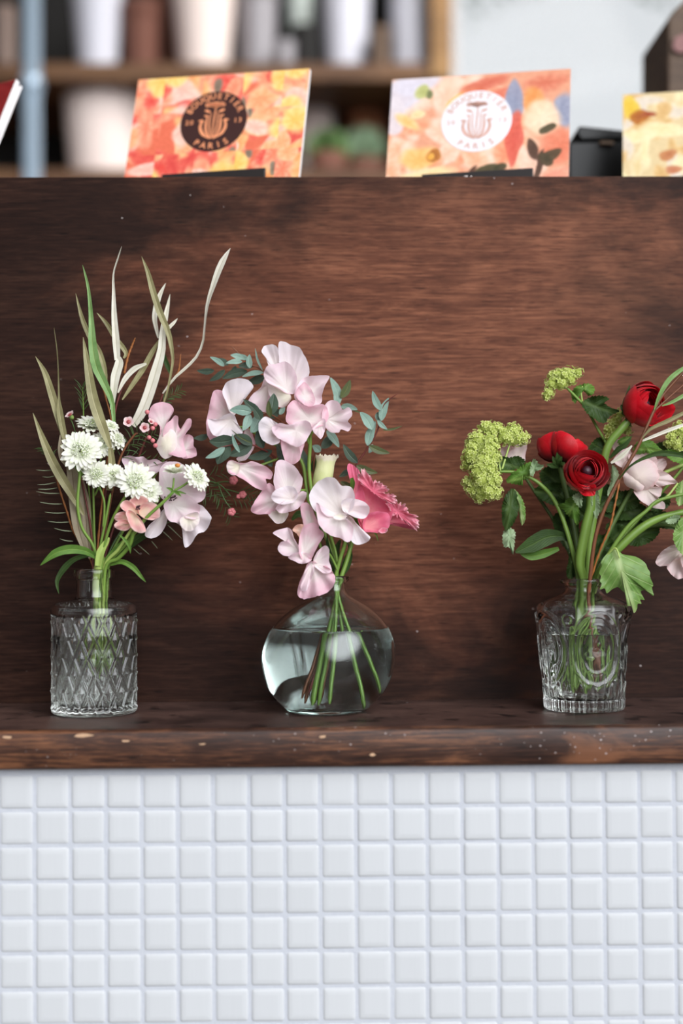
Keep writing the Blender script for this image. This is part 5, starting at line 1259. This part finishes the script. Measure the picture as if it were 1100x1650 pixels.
for a in (((377, 708), (337, 711), 23, 'euc_dk', 34), ((362, 721), (331, 738), 12, 'euc', 40), ((370, 718), (350, 748), 25, 'euc_dk', 34), ((406, 716), (377, 701), 17, 'euc_dk', 34), ((386, 729), (374, 699), 7, 'euc', 46), ((406, 714), (368, 734), 20, 'euc_dk', 28), ((438, 726), (398, 738), 16, 'euc_dk', 6), ((424, 722), (415, 692), 16, 'euc_dk', 16), ((456, 744), (446, 714), 16, 'euc_dk', -6), ((462, 752), (470, 726), 12, 'euc_dk', -16), ((408, 715), (372, 692), 3, 'euc_ol', 40),
          ((438, 752), (420, 730), 12, 'euc_dk', -8), ((335, 702), (312, 706), 11, 'euc_dk', -20), ((360, 700), (330, 700), 10, 'euc_dk', -24)):
    leaf_oval(t, *a[:4], d=a[4], dt=a[4]+random.uniform(-8, 8), roll=(random.uniform(-.3, .3),))
t = plant('eucalyptus', 'pale leaved eucalyptus twig with a red stem reaching to the right', 'eucalyptus', 546, 935, -20, GE)
add_stem(t, [(512, 1112, -4), (528, 1040, -4), (543, 968, -8), (546, 935, -14), (556, 860, -24), (566, 790, -24), (573, 752, -22), (590, 725, -20), (605, 700, -18), (612, 680, -16), (617, 655, -14), (628, 643, -12), (641, 634, -10)], [2.2, 2.2, 2.2, 2.2, 2, 1.8, 1.6, 1.4, 1.3, 1.2, 1, .9, .4], 'twig_red')
for a in (((600, 692), (580, 664), 17, 'euc', -10), ((596, 690), (605, 679), 10, 'euc', -22), ((592, 718), (605, 680), 15, 'euc', -16), ((614, 661), (600, 630), 12, 'euc', -8), ((614, 678), (626, 641), 14, 'euc', -14), ((609, 664), (610, 680), 10, 'euc', -18), ((608, 677), (624, 692), 8, 'euc', -6), ((616, 693), (648, 686), 4, 'euc_ol', -10), ((594, 718), (628, 730), 12, 'euc_ol', -8), ((576, 746), (553, 716), 15, 'euc_dk', -14), ((574, 750), (608, 762), 13, 'euc_ol', -12), ((600, 716), (594, 730), 9, 'euc', -24),
          ((563, 756), (546, 768), 10, 'euc_dk', -24), ((566, 790), (548, 776), 12, 'euc_ol', -26)):
    leaf_oval(t, *a[:4], d=a[4], dt=a[4]+random.uniform(-8, 8), roll=(random.uniform(-.3, .3),))
t = plant('eucalyptus', 'eucalyptus twig rising behind the upper right blossoms of the round bottle', 'eucalyptus', 544, 935, -34, GE)
add_stem(t, [(520, 1108, -8), (532, 1040, -8), (543, 968, -10), (544, 935, -18), (528, 860, -34), (508, 780, -40), (507, 735, -40), (525, 695, -38), (540, 655, -36), (548, 640, -34)], [2.2, 2.2, 2.2, 2.2, 2, 1.8, 1.6, 1.4, 1.1, .8], 'twig')
for a in (((547, 650), (532, 608), 15, 'euc', -30), ((549, 641), (564, 612), 14, 'euc_ol', -28), ((549, 655), (576, 660), 12, 'euc', -26), ((545, 652), (540, 630), 9, 'euc', -22), ((526, 694), (546, 721), 13, 'euc', -28), ((518, 722), (538, 696), 17, 'euc_dk', -34), ((516, 728), (503, 718), 13, 'euc', -30), ((510, 735), (520, 780), 34, 'leaf_dk', -56), ((500, 760), (486, 722), 16, 'euc_dk', -52), ((570, 662), (580, 665), 3, 'euc_ol', -26)):
    leaf_oval(t, *a[:4], d=a[4], dt=a[4]+random.uniform(-8, 8), roll=(random.uniform(-.3, .3),))
t = plant('sweet_pea_foliage', 'slim green leafy stem at the neck of the round bottle', 'foliage', 546, 935, -4)
add_stem(t, [(520, 1090, -14), (532, 1030, -12), (543, 968, -8), (548, 935, -6), (558, 905, -12), (562, 880, -14), (552, 866, -14)], [2, 2, 2, 2.2, 2, 1.6, 1], 'stem_dk')
for pts, w in (([(544, 932, -2), (536, 905, 2), (528, 880, 2), (527, 862, 0)], [3, 7, 6, 1]), ([(548, 932, -8), (560, 915, -10), (565, 895, -10), (563, 878, -8)], [2, 6, 6, .5]), ([(546, 930, -16), (540, 895, -20), (548, 870, -22)], [4, 14, 3]), ([(520, 870, -20), (508, 845, -24), (498, 826, -24)], [4, 14, 4]), ([(550, 930, -2), (552, 910, 0), (557, 894, 2)], [2, 4, .5]), ([(470, 838, -20), (482, 828, -20), (500, 838, -22)], [3, 12, 3])): add_leaf(t, pts, w, 'leaf_dk', .3)

# ------------------------------------------------------------------ right bouquet
GV = 'lime guelder rose branches in the medallion flask'
t = plant('guelder_rose', 'lime guelder rose branch with a large head at the left of the red ranunculus', 'flower', 930, 935, 6, GV)
add_stem(t, [(906, 1112, 20), (918, 1050, 14), (928, 975, 6), (932, 935, 6), (920, 880, 6), (905, 832, 6), (890, 802, 8), (872, 782, 10), (854, 770, 10), (830, 761, 10), (802, 760, 10)], [3.4, 3.4, 3.6, 3.8, 3.8, 3.6, 3.4, 3.2, 2.6, 2.4, 2.2], 'stem')
for pts in ([(806, 760, 10), (802, 735, 6), (800, 712, 4)], [(808, 758, 8), (816, 732, 2), (824, 706, 0)], [(802, 760, 10), (790, 762, 10), (778, 756, 12)]): add_stem(t, pts, [1.8, 1.6, 1.2], 'stem_lt', name='stalk')
snowball(t, [(792, 692, 2, 14), (770, 708, 6, 16), (760, 735, 12, 17), (777, 745, 24, 18), (776, 770, 20, 20), (764, 786, 10, 16), (786, 790, 20, 18), (794, 772, 22, 15), (790, 722, 14, 16), (796, 738, 18, 12), (812, 703, -2, 14), (826, 696, -6, 15), (842, 706, -8, 12), (832, 708, -4, 11), (760, 715, 4, 12), (752, 776, 8, 9), (800, 794, 14, 10), (770, 757, 26, 15), (784, 728, 20, 14), (762, 722, 10, 13), (788, 708, 8, 13), (804, 690, -2, 9), (780, 688, 4, 9), (818, 706, 2, 11), (772, 800, 16, 10), (790, 756, 26, 13), (752, 750, 6, 10)])
leaf_out(t, [(793, 742), (804, 735), (820, 737), (834, 735), (846, 743), (838, 754), (818, 758), (800, 754)], (822, 747), 2, 'leaf_dk', ((850, 760), (793, 740)), bowl=6)
leaf_out(t, [(815, 776), (822, 765), (834, 756), (846, 747), (858, 745), (859, 758), (850, 770), (838, 776), (842, 782), (828, 780)], (842, 762), 22, 'leaf', ((860, 765), (815, 776)), bowl=-8, ruf=3)
leaf_out(t, [(853, 762), (855, 750), (859, 740), (864, 742), (868, 748), (876, 750), (870, 757), (862, 760), (858, 768)], (860, 754), 26, 'leaf_pale', ((856, 770), (866, 738)), bowl=5, ruf=4)
leaf_out(t, [(808, 830), (809, 812), (815, 797), (826, 787), (834, 800), (835, 822), (828, 842), (816, 855), (810, 846)], (822, 818), 6, 'leaf_dk', ((826, 786), (812, 858)), bowl=-6, ruf=2)
leaf_out(t, [(827, 788), (838, 798), (845, 815), (846, 836), (840, 846), (836, 828), (833, 808)], (838, 815), 2, 'leaf_vib', ((828, 788), (844, 850)), bowl=-5)
leaf_out(t, [(810, 859), (818, 850), (829, 856), (829, 872), (826, 893), (820, 882), (811, 880)], (820, 865), 2, 'leaf_pale', ((822, 850), (824, 894)), bowl=-4, ruf=3)
add_leaf(t, [(920, 872, 0), (904, 864, 0), (880, 866, 4), (856, 878, 8), (830, 890, 10)], [3, 14, 28, 26, 3], 'leaf_dk', .2, wave=.08, label='large dark leaf lying level')
add_leaf(t, [(900, 884, -8), (876, 892, -6), (855, 896, -2), (838, 892, 2)], [6, 14, 14, 2], 'leaf', .3)
t = plant('guelder_rose', 'lime guelder rose branch with the topmost head above the red flowers', 'flower', 942, 935, -12, GV)
add_stem(t, [(950, 1110, 0), (946, 1050, -4), (942, 975, -8), (942, 935, -12), (946, 860, -26), (972, 760, -34), (978, 722, -36), (962, 690, -34), (944, 658, -30), (928, 640, -26), (913, 625, -22)], [2.8, 2.8, 2.8, 2.8, 2.8, 2.8, 2.6, 2.4, 2.4, 2.2, 2], 'stem')
for pts in ([(913, 625, -22), (905, 610, -22), (896, 600, -22)], [(913, 625, -22), (900, 625, -20), (890, 625, -20)], [(912, 624, -22), (922, 610, -22), (930, 602, -22)]): add_stem(t, pts, [1.6, 1.4, 1], 'stem_lt', name='stalk')
add_stem(t, [(938, 648, -30), (936, 634, -28), (938, 622, -26)], [1.6, 1.4, 1], 'stem_lt', name='stalk')
snowball(t, [(884, 632, -18, 10), (889, 618, -18, 11), (900, 604, -20, 11), (916, 602, -20, 12), (931, 600, -20, 8), (904, 618, -14, 11), (920, 612, -16, 9), (880, 638, -18, 7), (910, 606, -14, 10), (890, 606, -22, 8)])
leaf_out(t, [(920, 640), (924, 626), (934, 620), (948, 618), (957, 624), (956, 634), (948, 638), (940, 631), (932, 640), (926, 650)], (940, 626), -24, 'leaf', ((938, 646), (946, 616)), bowl=-8, ruf=4)
leaf_out(t, [(937, 651), (944, 643), (958, 638), (972, 638), (981, 643), (974, 649), (984, 657), (998, 662), (984, 670), (972, 682), (956, 674), (944, 664)], (958, 656), -20, 'leaf_dk', ((936, 646), (996, 668)), bowl=6, ruf=3)
leaf_out(t, [(948, 722), (958, 708), (968, 705), (976, 714), (978, 726), (964, 732), (952, 730)], (968, 716), -42, 'leaf_dk', ((976, 728), (950, 712)), bowl=5)
t = plant('guelder_rose', 'lime guelder rose head half hidden between the upper and front red flowers', 'flower', 946, 935, -20, GV)
add_stem(t, [(958, 1100, -4), (950, 1040, -8), (945, 975, -12), (946, 935, -20), (958, 840, -40), (976, 750, -48), (984, 715, -46), (996, 690, -44)], [2.6, 2.6, 2.6, 2.6, 2.6, 2.4, 2.2, 2], 'stem_lt')
snowball(t, [(984, 692, -40, 12), (982, 706, -38, 9), (992, 680, -42, 10), (998, 668, -46, 8), (1010, 692, -44, 8)], per=20, fr=6)
t = plant('guelder_rose', 'lime guelder rose head at the right frame edge', 'flower', 956, 935, -16, GV)
add_stem(t, [(966, 1104, 4), (960, 1040, 0), (952, 975, -6), (956, 935, -16), (1000, 870, -30), (1060, 800, -30), (1104, 745, -26), (1100, 712, -24)], [2.8, 2.8, 2.8, 2.8, 2.8, 2.6, 2.4, 2], 'stem')
snowball(t, [(1082, 702, -18, 12), (1094, 690, -20, 12), (1090, 716, -16, 12), (1078, 714, -18, 8), (1102, 704, -14, 12)])
leaf_out(t, [(1052, 722), (1064, 712), (1082, 714), (1110, 712), (1112, 736), (1086, 737), (1064, 734)], (1080, 726), -32, 'leaf_dk', ((1112, 726), (1050, 724)), bowl=4)
leaf_out(t, [(1070, 728), (1082, 724), (1100, 732), (1110, 742), (1098, 747), (1080, 741)], (1090, 735), -6, 'leaf', ((1110, 742), (1068, 726)), bowl=5)
leaf_out(t, [(1088, 800), (1090, 784), (1098, 775), (1112, 772), (1114, 800), (1100, 812), (1092, 814)], (1100, 792), 6, 'leaf_vib', ((1100, 772), (1094, 815)), bowl=5)
leaf_out(t, [(1084, 864), (1090, 845), (1100, 832), (1116, 826), (1116, 905), (1098, 893), (1088, 880)], (1100, 860), 16, 'leaf_vib', ((1106, 826), (1100, 900)), bowl=6, ruf=3)
leaf_out(t, [(1072, 838), (1086, 830), (1096, 832), (1088, 842), (1078, 844)], (1084, 836), 4, 'leaf_pale', ((1070, 838), (1094, 834)), bowl=3)
t = plant('guelder_rose_leaf', 'big jagged fresh green leaf drooping over the rim of the medallion flask', 'leaf', 975, 915, 30)
BL = [(991, 884), (1003, 893), (1024, 897), (1039, 907), (1043, 916), (1047, 922), (1047, 930), (1052, 942), (1050, 948), (1053, 960), (1045, 956), (1040, 951), (1032, 953), (1036, 962), (1038, 967), (1031, 966), (1033, 973), (1027, 973), (1026, 981), (1021, 988), (1017, 977), (1010, 976), (1013, 966), (1008, 957), (1001, 951), (995, 946), (987, 949), (983, 952), (977, 956), (974, 948), (966, 950), (969, 941), (966, 936), (968, 929), (965, 923), (969, 912), (968, 905), (974, 896), (982, 889)]
mb = MB()
petal(BL, (1000, 918), 44, bowl=-9, ruf=4, k=3, n=120, nr=14, axis=((990, 884), (1020, 984)), warp=5.0, mb=mb, serr=.01).build('leaf_blade', M['leaf_vib'], t)
add_stem(t, [(958, 960, 10), (962, 938, 14), (970, 908, 26), (982, 890, 34), (992, 884, 40), (998, 900, 45)], [1.6, 1.8, 1.8, 1.8, 1.8, 1], 'stem_lt', name='leaf_stalk')

GR = 'red ranunculus in the medallion flask'
t = plant('ranunculus', 'red ranunculus in front, its swirled centre facing out above the medallion flask', 'flower', 942, 935, 16, GR)
add_stem(t, [(924, 1118, 20), (930, 1040, 16), (938, 975, 14), (940, 935, 16), (934, 905, 22), (944, 850, 28), (952, 815, 30), (950, 785, 30)], [5.5, 5.5, 6, 7, 8, 8.4, 8.2, 7], 'stem', n=12)
ranunculus(t, 946, 758, 52, 37, (.10, .26, .94), layers=7, open_=.46)
petal([(930, 780), (944, 785), (958, 780), (960, 790), (956, 798), (944, 799), (934, 794)], (946, 782), 60, 4, 3, 3).build('petal', M['red'], t)
leaf_out(t, [(953, 812), (955, 786), (960, 784), (965, 800), (966, 820), (961, 836), (956, 826)], (958, 806), 34, 'leaf_pale', ((957, 784), (961, 836)), bowl=4)
leaf_out(t, [(899, 814), (908, 810), (914, 804), (924, 800), (930, 812), (934, 830), (930, 846), (922, 836), (914, 830), (908, 822)], (922, 818), 24, 'leaf', ((934, 800), (910, 836)), bowl=-9, ruf=4)
leaf_out(t, [(922, 800), (932, 794), (938, 800), (936, 818), (928, 812)], (932, 804), 40, 'leaf_pale', ((936, 796), (928, 820)), bowl=3, ruf=3)
t = plant('ranunculus', 'dark red ranunculus seen from the side behind the front one', 'flower', 936, 935, -10, GR)
add_stem(t, [(912, 1112, -10), (922, 1040, -10), (932, 975, -12), (936, 935, -12), (924, 850, -22), (908, 780, -26), (900, 745, -24)], [4, 4, 4, 4.4, 4.4, 4.4, 4], 'stem_dk')
ranunculus(t, 892, 718, -26, 27, (-.25, .75, -.45), layers=5, open_=.3)
ranunculus(t, 916, 716, -14, 29, (.35, .8, -.1), layers=5, open_=.3)
for e in ((900, 722), (905, 735), (890, 735), (880, 748), (910, 745)): add_leaf(t, [(902, 752, -8), ((902+e[0])/2-2, (752+e[1])/2, 2), (e[0], e[1], 4)], [5, 9, .5], 'leaf_dk', .3, name='sepal')
t = plant('ranunculus', 'upper red ranunculus turned to the right near the frame edge', 'flower', 946, 935, 0, GR)
add_stem(t, [(940, 1116, -4), (944, 1040, -4), (944, 975, -4), (946, 935, 0), (952, 860, 4), (966, 780, 4), (978, 722, 6), (1000, 692, 8), (1018, 672, 6)], [5, 5, 5, 5.6, 6, 6.4, 6.4, 6.4, 6], 'stem', n=12)
ranunculus(t, 1041, 651, 4, 37, (.66, .28, .62), layers=7, open_=.27, spin=1.0)
petal([(1052, 668), (1062, 655), (1078, 648), (1087, 656), (1084, 668), (1072, 680), (1056, 685), (1045, 684)], (1052, 676), 14, 10, 3, 3).build('petal', M['red'], t)
for e in ((1006, 640), (1000, 652), (1014, 620), (1002, 668), (1016, 688)): add_leaf(t, [(1014, 664, 6), ((1014+e[0])/2-3, (664+e[1])/2, 12), (e[0], e[1], 8)], [5, 10, .5], 'leaf_dk', .3, name='sepal')

GP = 'blush pink blooms in the medallion flask'
t = plant('blush_ranunculus', 'blush pink bloom right of the front red ranunculus, crossed by a brown twig', 'flower', 950, 935, -14, GP)
add_stem(t, [(934, 1100, -14), (942, 1040, -14), (948, 975, -14), (950, 935, -14), (975, 870, -24), (1000, 820, -26), (1020, 785, -20)], [3.4, 3.4, 3.6, 3.8, 3.8, 3.6, 3.4], 'stem_dk')
blossom(t, [
 ([(986, 716), (993, 708), (1003, 710), (1006, 718), (996, 723), (988, 725)], (1000, 730), -34, 'blush', dict(bowl=6, ruf=2, k=2)),
 ([(988, 742), (996, 730), (1004, 724), (1013, 722), (1018, 738), (1010, 752), (998, 752)], (1012, 756), -18, 'blush', dict(bowl=8, ruf=3, k=3)),
 ([(1012, 736), (1024, 728), (1044, 728), (1056, 736), (1058, 752), (1040, 764), (1020, 760)], (1032, 760), -22, 'blush', dict(bowl=8, ruf=3, k=3)),
 ([(1048, 744), (1060, 740), (1071, 740), (1073, 750), (1066, 760), (1056, 764)], (1036, 764), -20, 'blush', dict(bowl=6, ruf=4, k=4)),
 ([(1050, 764), (1060, 757), (1074, 762), (1086, 772), (1090, 778), (1076, 781), (1058, 783)], (1034, 770), -12, 'blush', dict(bowl=8, ruf=4, k=4)),
 ([(1020, 792), (1034, 784), (1052, 784), (1066, 786), (1064, 798), (1060, 803), (1070, 810), (1070, 820), (1052, 818), (1036, 810)], (1040, 788), -12, 'blush', dict(bowl=8, ruf=4, k=4)),
 ([(1002, 752), (1010, 743), (1026, 740), (1044, 740), (1056, 748), (1062, 764), (1056, 780), (1040, 790), (1022, 788), (1008, 778)], (1030, 768), 14, 'blush', dict(bowl=-22, ruf=2, k=3)),
 ([(1004, 764), (1018, 760), (1034, 768), (1038, 784), (1030, 792), (1014, 786), (1006, 778)], (1024, 776), 12, 'blush', dict(bowl=-10, ruf=2, k=3))])
t = plant('blush_ranunculus', 'pale pink bloom hanging at the right frame edge beside the big leaf', 'flower', 954, 935, -24, GP)
add_stem(t, [(952, 1096, -14), (950, 1040, -14), (952, 975, -16), (954, 935, -24), (985, 885, -40), (1040, 850, -40), (1090, 850, -26), (1100, 875, -20)], [3, 3, 3, 3, 3, 3, 3, 2.8], 'stem_dk')
blossom(t, [
 ([(1056, 905), (1062, 893), (1072, 884), (1086, 878), (1106, 884), (1112, 902), (1096, 912), (1076, 912), (1062, 912)], (1096, 884), -18, 'blush', dict(bowl=8, ruf=4, k=5)),
 ([(1074, 914), (1084, 904), (1098, 902), (1114, 908), (1114, 926), (1104, 930), (1092, 933), (1082, 926)], (1096, 890), -8, 'blush', dict(bowl=8, ruf=4, k=5)),
 ([(1096, 900), (1112, 896), (1122, 910), (1116, 930), (1104, 922)], (1100, 890), 2, 'blush', dict(bowl=8, ruf=3, k=4))])
t = plant('blush_ranunculus', 'pale pink bloom peeping out behind the left lime head', 'flower', 928, 935, -28, GP)
add_stem(t, [(902, 1090, -20), (914, 1040, -20), (926, 975, -20), (930, 935, -26), (904, 860, -46), (860, 790, -54), (832, 748, -50)], [3, 3, 3, 3, 3, 2.8, 2.6], 'stem_dk')
blossom(t, [
 ([(816, 736), (826, 722), (838, 714), (848, 715), (847, 730), (844, 744), (830, 745)], (832, 738), -34, 'blush', dict(bowl=5, ruf=3, k=3)),
 ([(802, 738), (808, 722), (822, 718), (830, 728), (826, 742), (812, 746)], (822, 740), -44, 'blush', dict(bowl=5, ruf=3, k=3))])
t = plant('branch', 'brown twig with long narrow leaves slanting up past the red ranunculus', 'twig', 952, 935, 40)
add_stem(t, [(962, 1100, 26), (956, 1040, 26), (948, 975, 26), (950, 935, 34), (958, 870, 48), (972, 824, 54), (990, 786, 58), (1010, 750, 60), (1030, 714, 60), (1058, 652, 58), (1080, 622, 56), (1112, 588, 54)], [3, 3, 3.2, 3.4, 3.2, 3, 3, 2.8, 2.8, 2.4, 2.2, 1.8], 'twig')
add_stem(t, [(950, 938, 30), (966, 888, 44), (982, 850, 52), (990, 815, 56), (998, 775, 58)], [1.8, 1.8, 1.8, 1.8, 1.4], 'twig_or', name='beaded_shoot', bead=.35)
add_stem(t, [(1052, 664, 58), (1078, 640, 50), (1110, 612, 44)], [1.6, 1.4, 1], 'twig', name='side_twig')
for pts, w, mt in (([(1054, 660, 62), (1062, 638, 68), (1076, 614, 70), (1094, 598, 70), (1112, 588, 70)], [1.5, 6, 8, 7, 4], 'will_g'),
                   ([(1066, 654, 56), (1082, 648, 58), (1100, 638, 58), (1112, 630, 58)], [1.5, 5, 6, 4], 'will_g'),
                   ([(1034, 706, 62), (1050, 690, 68), (1076, 678, 70), (1112, 660, 70)], [1.5, 5, 7, 5], 'will_o'),
                   ([(1030, 712, 58), (1050, 704, 60), (1080, 692, 60), (1114, 680, 60)], [1.5, 5, 6, 4], 'will_w'),
                   ([(994, 776, 60), (1014, 752, 70), (1040, 737, 74), (1070, 730, 74), (1116, 738, 72)], [1.5, 3, 6, 9, 5], 'leaf_dk'),
                   ([(982, 738, 50), (996, 724, 56), (1008, 716, 58), (1018, 702, 58)], [3, 9, 8, .6], 'leaf_dk'),
                   ([(984, 746, 52), (1002, 734, 57), (1018, 718, 60)], [3, 9, 2], 'will_w'),
                   ([(1100, 606, 58), (1106, 598, 58), (1114, 594, 58)], [2, 5, 3], 'will_w')): add_leaf(t, pts, w, mt, .35)
t = plant('foliage_stem', 'dark green leafy stems filling the right side above the medallion flask', 'foliage', 956, 935, -30)
add_stem(t, [(970, 1090, -8), (962, 1040, -10), (954, 975, -14), (958, 935, -14), (972, 912, -10), (1000, 880, -6), (1034, 850, -6), (1066, 834, -8), (1114, 822, -10)], [3.4, 3.4, 3.6, 4, 6, 7, 7, 6, 5], 'stem', n=10)
add_stem(t, [(974, 1080, 2), (964, 1040, 0), (955, 975, 0), (960, 935, 2), (976, 900, 10), (1010, 850, 16), (1040, 824, 18), (1062, 806, 18), (1112, 794, 18)], [2.4, 2.4, 2.6, 3, 3.4, 3.4, 3, 2.8, 2.4], 'stem', name='side_stem')
add_stem(t, [(1050, 815, 16), (1074, 800, 16), (1086, 786, 14), (1092, 778, 12)], [2, 1.8, 1.8, 1.4], 'stem_lt', name='side_stem')
add_stem(t, [(1062, 766, -20), (1078, 758, -20), (1112, 744, -20)], [3, 3, 3], 'stem_lt', name='side_stem')
leaf_out(t, [(1019, 727), (1026, 712), (1040, 706), (1052, 712), (1060, 720), (1066, 727), (1052, 732), (1040, 730), (1028, 732)], (1040, 718), -4, 'leaf', ((1018, 722), (1066, 726)), bowl=-6, ruf=3)
leaf_out(t, [(994, 712), (1004, 704), (1016, 704), (1014, 712), (1004, 720)], (1006, 711), -10, 'leaf', ((994, 714), (1018, 704)), bowl=-3)
leaf_out(t, [(978, 796), (984, 772), (986, 750), (994, 756), (998, 772), (992, 788), (984, 804)], (988, 776), -16, 'leaf_pale', ((986, 750), (982, 804)), bowl=-3)
for (ol, c, ax, d) in (([(960, 820), (985, 808), (1015, 806), (1040, 816), (1050, 830), (1020, 838), (985, 836)], (1005, 820), ((1050, 828), (960, 820)), -44),
                   ([(975, 848), (1000, 832), (1040, 826), (1070, 836), (1060, 852), (1020, 856), (990, 862)], (1020, 842), ((975, 852), (1075, 838)), -52),
                   ([(860, 790), (885, 778), (915, 782), (925, 802), (905, 816), (880, 810)], (895, 796), ((925, 800), (858, 790)), -38),
                   ([(1030, 830), (1060, 822), (1105, 838), (1112, 852), (1070, 852), (1044, 846)], (1070, 838), ((1030, 834), (1112, 850)), -46),
                   ([(890, 835), (910, 822), (930, 838), (932, 872), (918, 890), (900, 868)], (912, 854), ((928, 890), (900, 824)), -44),
                   ([(968, 870), (990, 846), (1008, 850), (1000, 872), (980, 892)], (988, 868), ((970, 890), (1005, 848)), -40),
                   ([(915, 905), (918, 890), (926, 888), (926, 925), (918, 935), (912, 925)], (920, 912), ((922, 888), (918, 935)), -14),
                   ([(1040, 800), (1062, 790), (1080, 806), (1070, 822), (1048, 822)], (1060, 806), ((1040, 812), (1082, 806)), -40),
                   ([(990, 800), (1010, 790), (1030, 800), (1025, 818), (1000, 822)], (1010, 806), ((990, 815), (1032, 800)), -34),
                   ([(898, 800), (920, 790), (945, 800), (948, 830), (925, 842), (905, 828)], (922, 816), ((945, 835), (900, 795)), -30),
                   ([(940, 880), (960, 862), (985, 868), (990, 890), (966, 905), (946, 900)], (966, 884), ((942, 900), (990, 866)), -34),
                   ([(962, 790), (980, 780), (1000, 792), (1002, 815), (980, 826), (964, 812)], (982, 802), ((962, 820), (1002, 785)), -40),
                   ([(870, 760), (890, 750), (910, 760), (905, 785), (885, 790), (872, 778)], (890, 770), ((908, 785), (870, 755)), -40),
                   ([(1000, 862), (1030, 848), (1062, 852), (1050, 872), (1020, 880)], (1030, 862), ((1000, 874), (1062, 850)), -50)):
    leaf_out(t, ol, c, d, 'leaf_dk', ax, bowl=6, ruf=3)
